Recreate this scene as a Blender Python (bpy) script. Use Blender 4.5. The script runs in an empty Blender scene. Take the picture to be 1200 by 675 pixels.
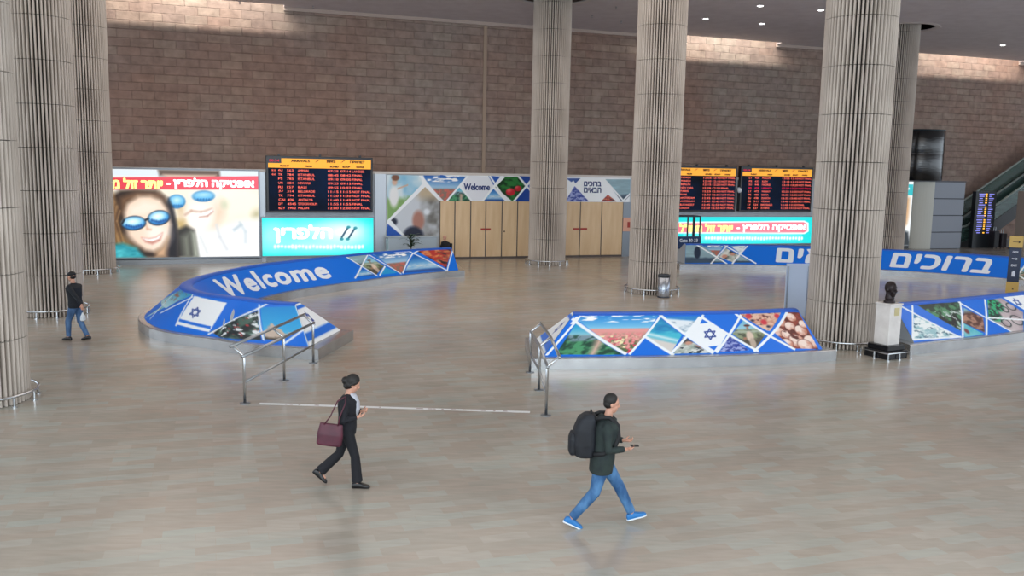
import bpy, bmesh, math, random
import numpy as np
from mathutils import Vector, Matrix, Euler
random.seed(7); RNG = np.random.RandomState(11)
SC = bpy.context.scene
COL = SC.collection
PI = math.pi

# ------------------------------------------------------------------ camera measure
FOC = 1040.0; CH = 4.55; PIT = math.atan(140/1040); ROL = .0195
_cp, _sp, _cr, _sr = math.cos(PIT), math.sin(PIT), math.cos(ROL), math.sin(ROL)
FW = np.array((0, _cp, -_sp)); _R0 = np.array((1., 0, 0)); _U0 = np.array((0, _sp, _cp))
RT = _cr*_R0 + _sr*_U0; UP = -_sr*_R0 + _cr*_U0
def ray(x, y): return FW + (x-600)/FOC*RT - (y-337.5)/FOC*UP
def G(x, y, z=0.0):
    d = ray(x, y); t = (z-CH)/d[2]; return Vector((d[0]*t, d[1]*t, z))
def prj(P):
    v = np.asarray(P, float) - np.array((0, 0, CH)); d = v @ FW
    return np.stack([600+FOC*(v @ RT)/d, 337.5-FOC*(v @ UP)/d], -1)

# wall frame: u along the back wall, v away from the camera
WO = np.array((-1.55, 50.4)); WA = np.array((.9454, .3260)); WN = np.array((-.3260, .9454))
WROT = math.atan2(WA[1], WA[0])
def W(u, v, z): p = WO+WA*u+WN*v; return Vector((p[0], p[1], z))
def PW(x, y, v):
    d = ray(x, y); p0 = WO+WN*v; t = (WN @ p0)/(WN @ d[:2]); p = d*t
    q = p[:2]-p0; return float(q @ WA), float(CH+p[2])
LV = -5.29   # front plane of the low service wall

# ------------------------------------------------------------------ materials
def lin(c):
    c = np.asarray(c, float)
    return np.where(c <= .04045, c/12.92, ((c+.055)/1.055)**2.4)
def hexc(h): return tuple(int(h[i:i+2], 16)/255 for i in (0, 2, 4))
MATS = {}
def mat(name, c=(.5, .5, .5), rough=.6, metal=0, emit=0, spec=.5, alpha=1, trans=0, coat=0):
    if name in MATS: return MATS[name]
    if isinstance(c, str): c = hexc(c)
    m = bpy.data.materials.new(name); m.use_nodes = True; MATS[name] = m
    b = m.node_tree.nodes['Principled BSDF']; l = lin(c)
    b.inputs['Base Color'].default_value = (*l, 1)
    b.inputs['Roughness'].default_value = rough; b.inputs['Metallic'].default_value = metal
    b.inputs['Specular IOR Level'].default_value = spec
    if emit: b.inputs['Emission Color'].default_value = (*l, 1); b.inputs['Emission Strength'].default_value = emit
    if trans: b.inputs['Transmission Weight'].default_value = trans
    if coat: b.inputs['Coat Weight'].default_value = coat
    b.inputs['Alpha'].default_value = alpha
    m.diffuse_color = (*l, 1)
    return m
def nodes(m): return m.node_tree.nodes, m.node_tree.links
def noisy(name, c1, c2, scale, rough=.6, bump=0, stretch=(1, 1, 1), detail=6, metal=0, spec=.5, lo=.35, hi=.65):
    m = mat(name, c1, rough, metal, spec=spec); n, l = nodes(m); b = n['Principled BSDF']
    tc = n.new('ShaderNodeTexCoord'); mp = n.new('ShaderNodeMapping'); mp.inputs['Scale'].default_value = stretch
    nz = n.new('ShaderNodeTexNoise'); nz.inputs['Scale'].default_value = scale; nz.inputs['Detail'].default_value = detail
    cr = n.new('ShaderNodeValToRGB'); cr.color_ramp.elements[0].position = lo; cr.color_ramp.elements[1].position = hi
    f = lambda c: (*lin(hexc(c) if isinstance(c, str) else c), 1)
    cr.color_ramp.elements[0].color = f(c1); cr.color_ramp.elements[1].color = f(c2)
    l.new(tc.outputs['Object'], mp.inputs['Vector']); l.new(mp.outputs['Vector'], nz.inputs['Vector'])
    l.new(nz.outputs['Fac'], cr.inputs['Fac']); l.new(cr.outputs['Color'], b.inputs['Base Color'])
    if bump:
        bp = n.new('ShaderNodeBump'); bp.inputs['Strength'].default_value = bump; bp.inputs['Distance'].default_value = .02
        l.new(nz.outputs['Fac'], bp.inputs['Height']); l.new(bp.outputs['Normal'], b.inputs['Normal'])
    return m
def vmat(name, emit=0, rough=.35, spec=.4):
    if name in MATS: return MATS[name]
    m = mat(name, (.5, .5, .5), rough, spec=spec); n, l = nodes(m); b = n['Principled BSDF']
    a = n.new('ShaderNodeAttribute'); a.attribute_name = 'Print'
    if emit:
        b.inputs['Base Color'].default_value = (.02, .02, .02, 1)
        l.new(a.outputs['Color'], b.inputs['Emission Color']); b.inputs['Emission Strength'].default_value = emit
    else: l.new(a.outputs['Color'], b.inputs['Base Color'])
    return m

# ------------------------------------------------------------------ objects
def tag(o, label=None, cat=None, group=None, kind=None):
    if label: o['label'] = label
    if cat: o['category'] = cat
    if group: o['group'] = group
    if kind: o['kind'] = kind
    return o
def link(o, parent=None):
    COL.objects.link(o)
    if parent is not None: o.parent = parent
    return o
def empty(name, loc=(0, 0, 0), rz=0, label=None, cat=None, group=None):
    o = bpy.data.objects.new(name, None); link(o); o.location = loc; o.rotation_euler = (0, 0, rz)
    o.empty_display_size = .2
    return tag(o, label, cat, group)
def obj(name, bm, m, parent=None, smooth=False, loc=None, rz=0):
    me = bpy.data.meshes.new(name)
    if isinstance(bm, bmesh.types.BMesh):
        if smooth:
            for f in bm.faces: f.smooth = True
        bm.to_mesh(me); bm.free()
    else: me = bm; me.name = name
    for x in (m if isinstance(m, (list, tuple)) else [m]): me.materials.append(x)
    o = bpy.data.objects.new(name, me); link(o, parent)
    if loc is not None: o.location = loc
    if rz: o.rotation_euler = (0, 0, rz)
    return o
def BM(): return bmesh.new()
def box(bm, lo, hi, M=None, mi=0, bev=0):
    lo, hi = Vector(lo), Vector(hi)
    r = bmesh.ops.create_cube(bm, size=1); vs = r['verts']
    for v in vs:
        v.co = Vector(((lo[i]+hi[i])/2 + v.co[i]*(hi[i]-lo[i]) for i in range(3)))
    fs = {f for v in vs for f in v.link_faces}
    for f in fs: f.material_index = mi
    if bev:
        es = list({e for v in vs for e in v.link_edges})
        rr = bmesh.ops.bevel(bm, geom=es, offset=bev, segments=2, affect='EDGES', profile=.5)
        vs = list({v for f in rr['faces'] for v in f.verts} | {v for v in vs if v.is_valid})
    if M is not None:
        for v in vs: v.co = M @ v.co
    return vs
def frame_of(t):
    t = t.normalized(); a = Vector((0, 0, 1)) if abs(t.z) < .9 else Vector((0, 1, 0))
    x = t.cross(a).normalized(); return x, t.cross(x).normalized()
def tube(bm, pts, rad, n=10, cap=True, sq=1.0, closed=False, M=None):
    pts = [Vector(p) for p in pts]; N = len(pts)
    rad = rad if isinstance(rad, (list, tuple)) else [rad]*N
    rings = []; px = None
    for i, p in enumerate(pts):
        if closed: t = pts[(i+1) % N]-pts[i-1]
        else: t = pts[min(i+1, N-1)]-pts[max(i-1, 0)]
        x, y = frame_of(t)
        if px is not None:
            x = (px - t.normalized()*px.dot(t.normalized())).normalized(); y = t.normalized().cross(x)
        px = x
        ring = []
        for k in range(n):
            a = 2*PI*k/n; c = p+x*math.cos(a)*rad[i]+y*math.sin(a)*rad[i]*sq
            ring.append(bm.verts.new(M @ c if M is not None else c))
        rings.append(ring)
    for i in range(N if closed else N-1):
        A, B = rings[i], rings[(i+1) % N]
        for k in range(n): bm.faces.new((A[k], A[(k+1) % n], B[(k+1) % n], B[k]))
    if cap and not closed: bm.faces.new(rings[0][::-1]); bm.faces.new(rings[-1])
def loft(bm, secs, n=20, M=None, p=2.0):
    """secs: (centre, vecA, vecB) ellipses; p>2 squares them"""
    rings = []
    for c, a, b in secs:
        c, a, b = Vector(c), Vector(a), Vector(b); ring = []
        for k in range(n):
            t = 2*PI*k/n; ct, st = math.cos(t), math.sin(t)
            q = c + a*math.copysign(abs(ct)**(2/p), ct) + b*math.copysign(abs(st)**(2/p), st)
            ring.append(bm.verts.new(M @ q if M is not None else q))
        rings.append(ring)
    for A, B in zip(rings, rings[1:]):
        for k in range(n): bm.faces.new((A[k], A[(k+1) % n], B[(k+1) % n], B[k]))
    bm.faces.new(rings[0][::-1]); bm.faces.new(rings[-1])
def ell(bm, c, r, rot=None, seg=16):
    R = rot if rot is not None else Matrix.Identity(3)
    rr = bmesh.ops.create_uvsphere(bm, u_segments=seg, v_segments=max(6, seg*3//4), radius=1)
    for v in rr['verts']: v.co = Vector(c) + R @ Vector((v.co.x*r[0], v.co.y*r[1], v.co.z*r[2]))
def lathe(bm, prof, n=32, c=(0, 0, 0), closed=True):
    rings = [[bm.verts.new((c[0]+r*math.cos(2*PI*k/n), c[1]+r*math.sin(2*PI*k/n), c[2]+z)) for k in range(n)] for r, z in prof]
    for A, B in zip(rings, rings[1:]):
        for k in range(n): bm.faces.new((A[k], A[(k+1) % n], B[(k+1) % n], B[k]))
    if closed: bm.faces.new(rings[0][::-1]); bm.faces.new(rings[-1])
def fixn(bm): bmesh.ops.recalc_face_normals(bm, faces=bm.faces); return bm
def apply_mods(me, mods):
    """mesh -> mesh with modifiers evaluated"""
    o = bpy.data.objects.new('tmp', me); COL.objects.link(o)
    for typ, kw in mods:
        md = o.modifiers.new('m', typ)
        for k, v in kw.items(): setattr(md, k, v)
    dg = bpy.context.evaluated_depsgraph_get()
    r = bpy.data.meshes.new_from_object(o.evaluated_get(dg)); bpy.data.objects.remove(o)
    return r
def blob(bm, vox=.01, smooth=6):
    fixn(bm); me = bpy.data.meshes.new('b'); bm.to_mesh(me); bm.free()
    r = apply_mods(me, [('REMESH', dict(mode='VOXEL', voxel_size=vox, use_smooth_shade=True)), ('SMOOTH', dict(factor=.5, iterations=smooth))])
    for p in r.polygons: p.use_smooth = True
    return r

# ------------------------------------------------------------------ text
RTL = lambda s: s[::-1]
def text_mesh(body, size=1, align='LEFT', spacing=1.0, res=3, font_shear=0):
    c = bpy.data.curves.new('t', 'FONT'); c.body = body; c.size = size; c.align_x = align
    c.space_character = spacing; c.resolution_u = res; c.fill_mode = 'FRONT'; c.shear = font_shear
    o = bpy.data.objects.new('t', c); COL.objects.link(o)
    dg = bpy.context.evaluated_depsgraph_get(); me = bpy.data.meshes.new_from_object(o.evaluated_get(dg))
    bpy.data.objects.remove(o)
    V = [(v.co.x, v.co.y) for v in me.vertices]; Fs = [tuple(p.vertices) for p in me.polygons]
    bpy.data.meshes.remove(me); return V, Fs
def fit(tm, u0, u1, v0, v1, keep=False):
    V, Fs = tm; xs = [p[0] for p in V]; ys = [p[1] for p in V]
    sx = (u1-u0)/(max(xs)-min(xs)); sy = (v1-v0)/(max(ys)-min(ys))
    return [(u0+(x-min(xs))*sx, v0+(y-min(ys))*sy) for x, y in V], Fs
def lay(bm, tm, fn, bold=0, cut=0):
    """put a flat glyph mesh onto a surface; fn(u,v,off)->point"""
    V, Fs = tm
    shifts = [(0, 0)] if not bold else [(0, 0)]+[(bold*math.cos(a*PI/4), .7*bold*math.sin(a*PI/4)) for a in range(8)]+([(.5*bold*math.cos(a*PI/2), .35*bold*math.sin(a*PI/2)) for a in range(4)] if bold > .04 else [])
    for k, (dx, dy) in enumerate(shifts):
        b2 = bmesh.new(); vv = [b2.verts.new((x+dx, y+dy, 0)) for x, y in V]
        for f in Fs:
            try: b2.faces.new([vv[i] for i in f])
            except ValueError: pass
        if cut:
            u0, u1 = min(x for x, _ in V), max(x for x, _ in V); u = u0+cut
            while u < u1:
                bmesh.ops.bisect_plane(b2, geom=b2.verts[:]+b2.edges[:]+b2.faces[:], plane_co=(u, 0, 0), plane_no=(1, 0, 0)); u += cut
        idx = {v: bm.verts.new(fn(v.co.x, v.co.y, k*.0004)) for v in b2.verts}
        for f in b2.faces: bm.faces.new([idx[v] for v in f.verts])
        b2.free()

# ------------------------------------------------------------------ print painter (vertex colours on a fine grid)
def vnoise(X, Y, seed=0):
    xi = np.floor(X).astype(int); yi = np.floor(Y).astype(int); fx = X-xi; fy = Y-yi
    fx = fx*fx*(3-2*fx); fy = fy*fy*(3-2*fy)
    def h(a, b):
        n = (a*374761393 + b*668265263 + seed*1442695041) & 0xffffffff
        n = ((n ^ (n >> 13))*1274126177) & 0xffffffff
        return ((n ^ (n >> 16)) & 0xffff)/65535.
    return (h(xi, yi)*(1-fx)+h(xi+1, yi)*fx)*(1-fy)+(h(xi, yi+1)*(1-fx)+h(xi+1, yi+1)*fx)*fy
def fbm(X, Y, seed=0, o=3): return sum(vnoise(X*2**k, Y*2**k, seed+k)*.5**k for k in range(o))/sum(.5**k for k in range(o))
class Canvas:
    def __init__(s, w, h, res, bg):
        s.w, s.h = w, h; s.nx, s.ny = max(2, int(w*res)), max(2, int(h*res)); s.px = w/(s.nx-1)
        s.X, s.Y = np.meshgrid(np.linspace(0, w, s.nx), np.linspace(0, h, s.ny)); s.A = np.zeros((s.ny, s.nx, 3)); s.A[:] = s.c(bg)
    def c(s, c): return np.array(hexc(c) if isinstance(c, str) else c, float)
    def blend(s, sl, a, col):
        if callable(col): x0, y0, x1, y1 = s.bb; col = col((s.X[sl]-x0)/(x1-x0), (s.Y[sl]-y0)/(y1-y0))
        else: col = s.c(col)
        s.A[sl] = s.A[sl]*(1-a[..., None]) + col*a[..., None]
    def sl(s, x0, y0, x1, y1, m):
        i0 = max(0, int((x0-m)/s.w*(s.nx-1))); i1 = min(s.nx, int((x1+m)/s.w*(s.nx-1))+2)
        j0 = max(0, int((y0-m)/s.h*(s.ny-1))); j1 = min(s.ny, int((y1+m)/s.h*(s.ny-1))+2)
        return (slice(j0, j1), slice(i0, i1)) if i1 > i0 and j1 > j0 else None
    def poly(s, pts, col, soft=None, op=1):
        soft = soft or s.px*.8; P = np.array(pts, float); x0, y0 = P.min(0); x1, y1 = P.max(0)
        sl = s.sl(x0, y0, x1, y1, soft)
        if sl is None: return
        X, Y = s.X[sl], s.Y[sl]; ins = np.zeros(X.shape, bool); d = np.full(X.shape, 1e9)
        for (ax, ay), (bx, by) in zip(P, np.roll(P, -1, 0)):
            if ay != by:
                c = ((ay > Y) != (by > Y)) & (X < (bx-ax)*(Y-ay)/(by-ay)+ax); ins ^= c
            L2 = (bx-ax)**2+(by-ay)**2 or 1e-9; t = np.clip(((X-ax)*(bx-ax)+(Y-ay)*(by-ay))/L2, 0, 1)
            d = np.minimum(d, np.hypot(X-ax-t*(bx-ax), Y-ay-t*(by-ay)))
        a = np.clip(.5+np.where(ins, d, -d)/soft, 0, 1)*op; s.bb = (x0, y0, x1, y1); s.blend(sl, a, col)
    def ell(s, cx, cy, rx, ry, col, soft=None, rot=0, op=1):
        soft = soft or s.px*.8; m = max(rx, ry)+soft; sl = s.sl(cx-m, cy-m, cx+m, cy+m, 0)
        if sl is None: return
        X, Y = s.X[sl]-cx, s.Y[sl]-cy; c, q = math.cos(rot), math.sin(rot); u, v = X*c+Y*q, -X*q+Y*c
        r = np.sqrt((u/rx)**2+(v/ry)**2); a = np.clip(.5+(1-r)*min(rx, ry)/soft, 0, 1)*op
        s.bb = (cx-rx, cy-ry, cx+rx, cy+ry); s.blend(sl, a, col)
    def line(s, pts, w, col, soft=None):
        for p, q in zip(pts, pts[1:]):
            p, q = np.array(p, float), np.array(q, float); t = q-p; L = np.hypot(*t) or 1e-9; n = np.array((-t[1], t[0]))/L*w/2; e = t/L*w*.3
            s.poly([p-e+n, q+e+n, q+e-n, p-e-n], col, soft)
    def mesh(s, fn, name='print'):
        P = fn(s.X.ravel(), s.Y.ravel()); nx, ny = s.nx, s.ny; me = bpy.data.meshes.new(name)
        i = (np.arange(ny-1)[:, None]*nx+np.arange(nx-1)[None]).ravel()
        Fq = np.stack([i, i+1, i+nx+1, i+nx], 1)
        me.vertices.add(nx*ny); me.vertices.foreach_set('co', P.astype(np.float32).ravel())
        me.loops.add(Fq.size); me.loops.foreach_set('vertex_index', Fq.ravel().astype(np.int32))
        me.polygons.add(len(Fq)); me.polygons.foreach_set('loop_start', np.arange(0, Fq.size, 4, dtype=np.int32))
        me.update(calc_edges=True); me.validate()
        at = me.color_attributes.new('Print', 'FLOAT_COLOR', 'POINT'); c = np.ones((nx*ny, 4), np.float32)
        c[:, :3] = lin(np.clip(s.A.reshape(-1, 3), 0, 1)); at.data.foreach_set('color', c.ravel())
        for p in me.polygons: p.use_smooth = True
        return me
def H3(*h): return [np.array(hexc(x)) for x in h]
def mixc(a, b, t): t = np.clip(t, 0, 1)[..., None]; return a*(1-t)+b*t
# photographs printed inside the diamonds: each returns a colour field over 0..1
def ph_flowers(x, y):
    s0, s1, wh, pk, gr, rd, ye = H3('1e86d8', '8fd2ee', 'ffffff', 'e8a09a', '55704a', 'd8405c', 'f2e6b8')
    c = mixc(s1, s0, (y-.6)*2.6); c = mixc(c, wh+0*c, np.clip((fbm(x*7, y*22, 3)-.52)*7, 0, 1)*(y > .8))
    g = mixc(pk+0*c, mixc(gr+0*c, rd+0*c, np.clip((fbm(x*26, y*16, 5)-.45)*8, 0, 1)), np.clip((.56-y)*3, 0, 1)*np.clip((fbm(x*30, y*20, 9)-.35)*5, 0, 1))
    g = mixc(g, ye+0*g, np.clip((fbm(x*22, y*14, 12)-.62)*9, 0, 1)*(y < .45))
    return mixc(g, c, np.clip((y-.62)*30, 0, 1))
def ph_garden(x, y):
    s0, s1, g1, g2, st, pa = H3('1ea0d4', '9ad0dc', '1e4a3c', '4c9a6c', '7d97a4', 'e3b5a6')
    c = mixc(s1+0*x[..., None], s0, (y-.6)*3)
    g = mixc(g1+0*c, g2, (fbm(x*12, y*9, 21)-.35)*3); g = mixc(g, pa+0*g, np.clip(1-abs(x-.55)*9*(1.3-y), 0, 1)*(y < .5)*.9)
    t = mixc(st+0*c, g1, (fbm(x*14, y*14, 4)-.4)*4)
    c = mixc(c, t, np.clip((.66-y)*14, 0, 1)); return mixc(c, g, np.clip((.45+.1*fbm(x*6, y*0, 8)-y)*14, 0, 1))
def ph_beach(x, y):
    a, b, s, w = H3('1477b8', '45bcd4', 'd9d4cf', 'f2f6f6'); k = y+.25*x
    c = mixc(b+0*x[..., None], a, (fbm(x*3, y*12, 2)-.3)*1.8*(y > .5)+(y-.7)*1.5); c = mixc(c, w+0*c, np.clip(1-abs(k-.56)*14, 0, 1)*.8)
    return mixc(c, s+0*c, np.clip((.52-k)*12, 0, 1))
def ph_snow(x, y):
    a, b, s = H3('2a86cc', 'e4eef4', '8fa9bd'); c = mixc(b+0*x[..., None], s, (fbm(x*6, y*6, 31)-.5)*3); return mixc(c, a+0*c, np.clip((y+.2*x-.85)*9, 0, 1))
def ph_people(x, y):
    a, b, d, e = H3('d9dcd8', 'c99682', '35424a', '9aa89e'); c = mixc(a+0*x[..., None], e, (fbm(x*6, y*6, 41)-.4)*3)
    c = mixc(c, d+0*c, np.clip((.2-np.hypot(x-.35, y-.72))*14, 0, 1)); c = mixc(c, b+0*c, np.clip((.14-np.hypot(x-.38, y-.6))*14, 0, 1))
    c = mixc(c, b+0*c, np.clip((.17-np.hypot(x-.72, y-.42))*14, 0, 1)); return mixc(c, d+0*c, np.clip((fbm(x*9, y*9, 7)-.6)*9, 0, 1)*(y < .45))
def ph_farmer(x, y):
    s, f, m, sh, hat, d = H3('69b4d6', '8f9a78', '4f5648', 'dcc6b4', '5e3430', '4c3f3a'); c = mixc(f+0*x[..., None], m, (fbm(x*9, y*16, 51)-.4)*4)
    c = mixc(c, H3('b9c4b8')[0]+0*c, np.clip(1-abs(y-.58)*16, 0, 1)*.8); c = mixc(c, mixc(H3('a8d2de')[0]+0*c, s, (y-.6)*2.5), np.clip((y-.62)*14, 0, 1)); c = mixc(c, d+0*c, np.clip((.34-y+.1*fbm(x*9, y*9, 52))*8, 0, 1)*.7)
    c = mixc(c, sh+0*c, np.clip((.15-np.hypot((x-.52)*1.1, (y-.42)*.7))*18, 0, 1)); c = mixc(c, sh*.85+0*c, np.clip((.16-np.hypot((x-.56)*1.5, (y-.2)*.8))*18, 0, 1)); c = mixc(c, H3('b07a64')[0]+0*c, np.clip((.055-np.hypot(x-.5, (y-.7)))*26, 0, 1)); c = mixc(c, H3('b07a64')[0]+0*c, np.clip((.07-np.hypot((x-.36), (y-.36)*1.4))*26, 0, 1))
    return mixc(c, hat+0*c, np.clip((.12-np.hypot(x-.5, (y-.78)*2.6))*20, 0, 1))
def ph_blue_crowd(x, y):
    a, b, c_ = H3('2b3f9a', '9aa6da', '5a68b8'); c = mixc(a+0*x[..., None], b, (fbm(x*12, y*12, 61)-.42)*6); return mixc(c, c_+0*c, (y-.6)*1.2)
def ph_dancers(x, y):
    a, b, r, d, k = H3('e3bda6', 'c58a76', 'cf3a48', '27304c', '6d3a3a'); c = mixc(a+0*x[..., None], b, (fbm(x*8, y*8, 71)-.4)*3); c = mixc(c, k+0*c, np.clip((fbm(x*13, y*11, 73)-.6)*10, 0, 1))
    for cx, cy in ((.5, .5), (.2, .86), (.86, .8)):
        c = mixc(c, r+0*c, np.clip((.085-np.hypot((x-cx), (y-cy)*.45))*24, 0, 1)); c = mixc(c, a*1.05+0*c, np.clip((.04-np.hypot((x-cx), (y-cy-.22)*.6))*30, 0, 1)); c = mixc(c, d+0*c, np.clip((.06-np.hypot((x-cx-.06), (y-cy+.25)*.6))*24, 0, 1))
    return c
def ph_buns(x, y):
    a, h, d, s = H3('c4806a', 'f6e0d4', '5c2a26', 'a04a3c'); c = mixc(s+0*x[..., None], d, (fbm(x*8, y*8, 81)-.4)*3)
    for cx, cy, r in ((.12, .5, .16), (.3, .42, .15), (.3, .74, .15), (.5, .62, .16), (.45, .93, .13), (.68, .86, .15), (.74, .5, .18), (.48, .24, .22), (.85, .2, .22), (.92, .66, .14), (.2, .2, .15), (.62, .12, .2)):
        q = np.hypot(x-cx, (y-cy)*1.25)/r; n_ = fbm(x*18, y*18, 83); c = mixc(c, d+0*c, np.clip((1.12-q)*6, 0, 1)*.6); c = mixc(c, mixc(a+0*c, h, 1.45-np.hypot(x-cx+.25*r, (y-cy)-.35*r)/r*1.2+(n_-.5)*1.2), np.clip((1-q)*7, 0, 1))
    return mixc(c, d+0*c, np.clip((fbm(x*6+3, y*6, 86)-.66)*12, 0, 1))
def ph_flowers2(x, y):
    s0, wh, pk, gr = H3('1b5fb8', '9cc4e2', 'c8695c', '8a7466'); c = mixc(wh+0*x[..., None], s0, (y-.55)*2.6); c = mixc(c, np.ones(3)+0*c, np.clip((fbm(x*7, y*18, 3)-.5)*7, 0, 1)*(y > .72))
    return mixc(c, mixc(pk+0*c, gr, (fbm(x*18, y*12, 6)-.42)*5), np.clip((.5-y)*16, 0, 1))
def ph_crowd_dark(x, y):
    a, b, r, w = H3('1e2a30', '4c6a60', 'b03a40', 'e6ebee'); k = fbm(x*9+y*5, y*9-x*5, 91); c = mixc(a+0*x[..., None], b, (k-.4)*5)
    c = mixc(c, w+0*c, np.clip((fbm(x*14+y*8, y*9, 95)-.6)*14, 0, 1)); return mixc(c, r+0*c, np.clip((fbm(x*10, y*10, 99)-.7)*14, 0, 1))
def ph_sky_fort(x, y):
    a, b, s, d = H3('0f8fd8', '45b4e6', 'c9b7a8', '4a4238'); c = mixc(b+0*x[..., None], a, y*1.3-.2); n = fbm(x*8, y*5, 14)
    c = mixc(c, s+0*c, np.clip((.12+.28*n+.25*np.clip(1-abs(x-.75)*4, 0, 1)-y)*14, 0, 1)); return mixc(c, d+0*c, np.clip((.14-y+.1*n-x*.1)*14, 0, 1))
def ph_coast(x, y):
    a, b, s = H3('2f9cc8', 'bfe0e4', '9a5c4a'); c = mixc(b+0*x[..., None], a, y); return mixc(c, s+0*c, (fbm(x*7, y*7, 18)-.55)*6)
def ph_sea_town(x, y):
    a, b, w, d = H3('0c58b4', '74b4e2', 'd4dfe6', '1f3f8c'); c = mixc(b+0*x[..., None], a, (y-.45)*2); c = mixc(c, w+0*c, np.clip(1-abs(y-.35)*5, 0, 1)*np.clip(fbm(x*14, y*20, 23)*1.8-.3, 0, 1))
    return mixc(c, d+0*c, np.clip((.22-y)*10, 0, 1)*.8)
def ph_parade(x, y):
    a, b, d, o = H3('b23a34', 'd98a58', '2a2430', '8e5a50'); c = mixc(a+0*x[..., None], b, (fbm(x*7, y*9, 33)-.45)*5); c = mixc(c, d+0*c, np.clip((fbm(x*5+y*3, y*5, 36)-.52)*8, 0, 1))
    return mixc(c, o+0*c, np.clip((x-.6)*4, 0, .6)*fbm(x*20, y*20, 37))
def ph_bikes(x, y):
    p, g, k, l = H3('ad9da2', '35b47c', '2b3a3a', 'cfc4c6'); c = mixc(p+0*x[..., None], l, (fbm(x*4, y*4, 44)-.3)*2)
    for cx, cy in ((.18, .55), (.45, .82)): c = mixc(c, mixc(g+0*c, k, (fbm(x*22, y*22, 45)-.45)*9), np.clip((.2-np.hypot((x-cx)*.9, (y-cy)*.8))*16, 0, 1))
    for cx, cy, r in ((.65, .32, .13), (.32, .28, .1), (.82, .72, .1), (.6, .66, .08)): c = mixc(c, k+0*c, np.clip(.022-abs(np.hypot(x-cx, (y-cy)*.9)-r), 0, 1)*60)
    return c
def ph_forest(x, y):
    a, b, w, k = H3('18382c', '4f8c64', 'c6d4d2', '141c22'); c = mixc(a+0*x[..., None], b, (fbm(x*11, y*8, 54)-.42)*5); c = mixc(c, k+0*c, (y-.8)*5)
    c = mixc(c, k+0*c, np.clip((fbm(x*8, y*5, 56)-.5)*7, 0, 1)*(y < .5)); c = mixc(c, w+0*c, np.clip((fbm(x*24+y*10, y*10, 57)-.62)*12, 0, 1)*(y < .75)); return mixc(c, np.array((.8, .3, .35))+0*c, np.clip((.06-np.hypot(x-.75, y-.25))*30, 0, 1))
def ph_splash(x, y):
    a, b, d = H3('eef6f6', '9cc6ce', '3f6f84'); c = mixc(a+0*x[..., None], b, (fbm(x*9, y*9, 64)-.45)*5); c = mixc(c, d+0*c, np.clip((fbm(x*10+y*6, y*10, 65)-.62)*10, 0, 1)); return mixc(c, H3('2f78a8')[0]+0*c, np.clip((y-.82)*14, 0, 1))
def ph_ruins(x, y):
    a, b, s = H3('b08672', '5a3a34', '86b8c8'); c = mixc(a+0*x[..., None], b, (fbm(x*7, y*9, 74)-.4)*5); return mixc(c, s+0*c, (y-.75)*6)
def ph_divers(x, y):
    a, b = H3('4fb9c8', '7c3f44'); c = mixc(a+0*x[..., None], H3('b8dde0')[0], fbm(x*5, y*5, 84)*.6); return mixc(c, b+0*c, np.clip((.13-np.hypot((x-.3), (y-.4)*.5))*14, 0, 1))
def ph_fruit(x, y):
    g, d, r, h = H3('2f7a3a', '143c20', 'c22634', 'ef7a74'); c = mixc(g+0*x[..., None], d, (fbm(x*7+y*4, y*7, 94)-.4)*4)
    for cx, cy, q in ((.5, .38, .17), (.74, .52, .13)):
        c = mixc(c, mixc(r+0*c, h, .9-np.hypot(x-cx+.05, y-cy-.07)/q*1.3), np.clip((q-np.hypot(x-cx, y-cy))*26, 0, 1))
    return c
def ph_girl(x, y):
    s, c2, l, sk, h, w = H3('78b8da', 'd8e8ee', '7fa85a', 'd8b49c', '7a4a30', 'eef0f0'); c = mixc(c2+0*x[..., None], s, (fbm(x*3, y*3, 104)-.3)*2)
    c = mixc(c, l+0*c, np.clip((.42+.2*fbm(x*6, y*6, 105)+.1*x-y)*9, 0, 1)*.95); c = mixc(c, w+0*c, np.clip((.16-np.hypot(x-.2, (y-.52)*.55))*16, 0, 1))
    c = mixc(c, sk+0*c, np.clip((.1-np.hypot(x-.22, y-.84))*20, 0, 1)); c = mixc(c, h+0*c, np.clip((.13-np.hypot(x-.24, (y-.93)*1.6))*20, 0, 1)); return mixc(c, sk+0*c, np.clip(.03-abs(y-.72+.3*(.4-x)), 0, 1)*40*((x > .3) & (x < .6)))
def ph_cook(x, y):
    w, g, sk, d, st = H3('cdd3da', '5a564e', 'b07c6c', '1a2036', 'bfae92'); c = mixc(w+0*x[..., None], g, np.clip((x-.55)*4, 0, 1)*.8*np.clip(fbm(x*5, y*5, 114)*2-.2, 0, 1))
    c = mixc(c, st+0*c, np.clip((y-.68)*6, 0, 1)*np.clip((x-.45)*6, 0, 1)); c = mixc(c, sk+0*c, np.clip((.15-np.hypot((x-.55), (y-.32)*.6))*16, 0, 1))
    c = mixc(c, d+0*c, np.clip((.24-np.hypot((x-.45), (y)*1.0))*14, 0, 1)); c = mixc(c, w*1.1+0*c, np.clip((.09-np.hypot(x-.72, y-.5))*20, 0, 1)); return mixc(c, d+0*c, np.clip((.1-np.hypot(x-.05, (y-.3)))*18, 0, 1))
def ph_town(x, y):
    s, g, r, w = H3('5aa2c6', '4a6c54', 'a88878', 'd6d2cc'); c = mixc(g+0*x[..., None], r, (fbm(x*12, y*12, 124)-.45)*6); c = mixc(c, w+0*c, np.clip((fbm(x*16, y*16, 126)-.62)*12, 0, 1)); return mixc(c, s+0*c, (y-.6)*8)
def ph_lake(x, y):
    s, m, w = H3('9cc4d0', '8aa8b4', '2c3c52'); c = mixc(m+0*x[..., None], s, (fbm(x*3, y*10, 134)-.3)*2); return mixc(c, w+0*c, np.clip((.3-y+.1*fbm(x*6, y, 3))*9, 0, 1)*.8)

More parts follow.
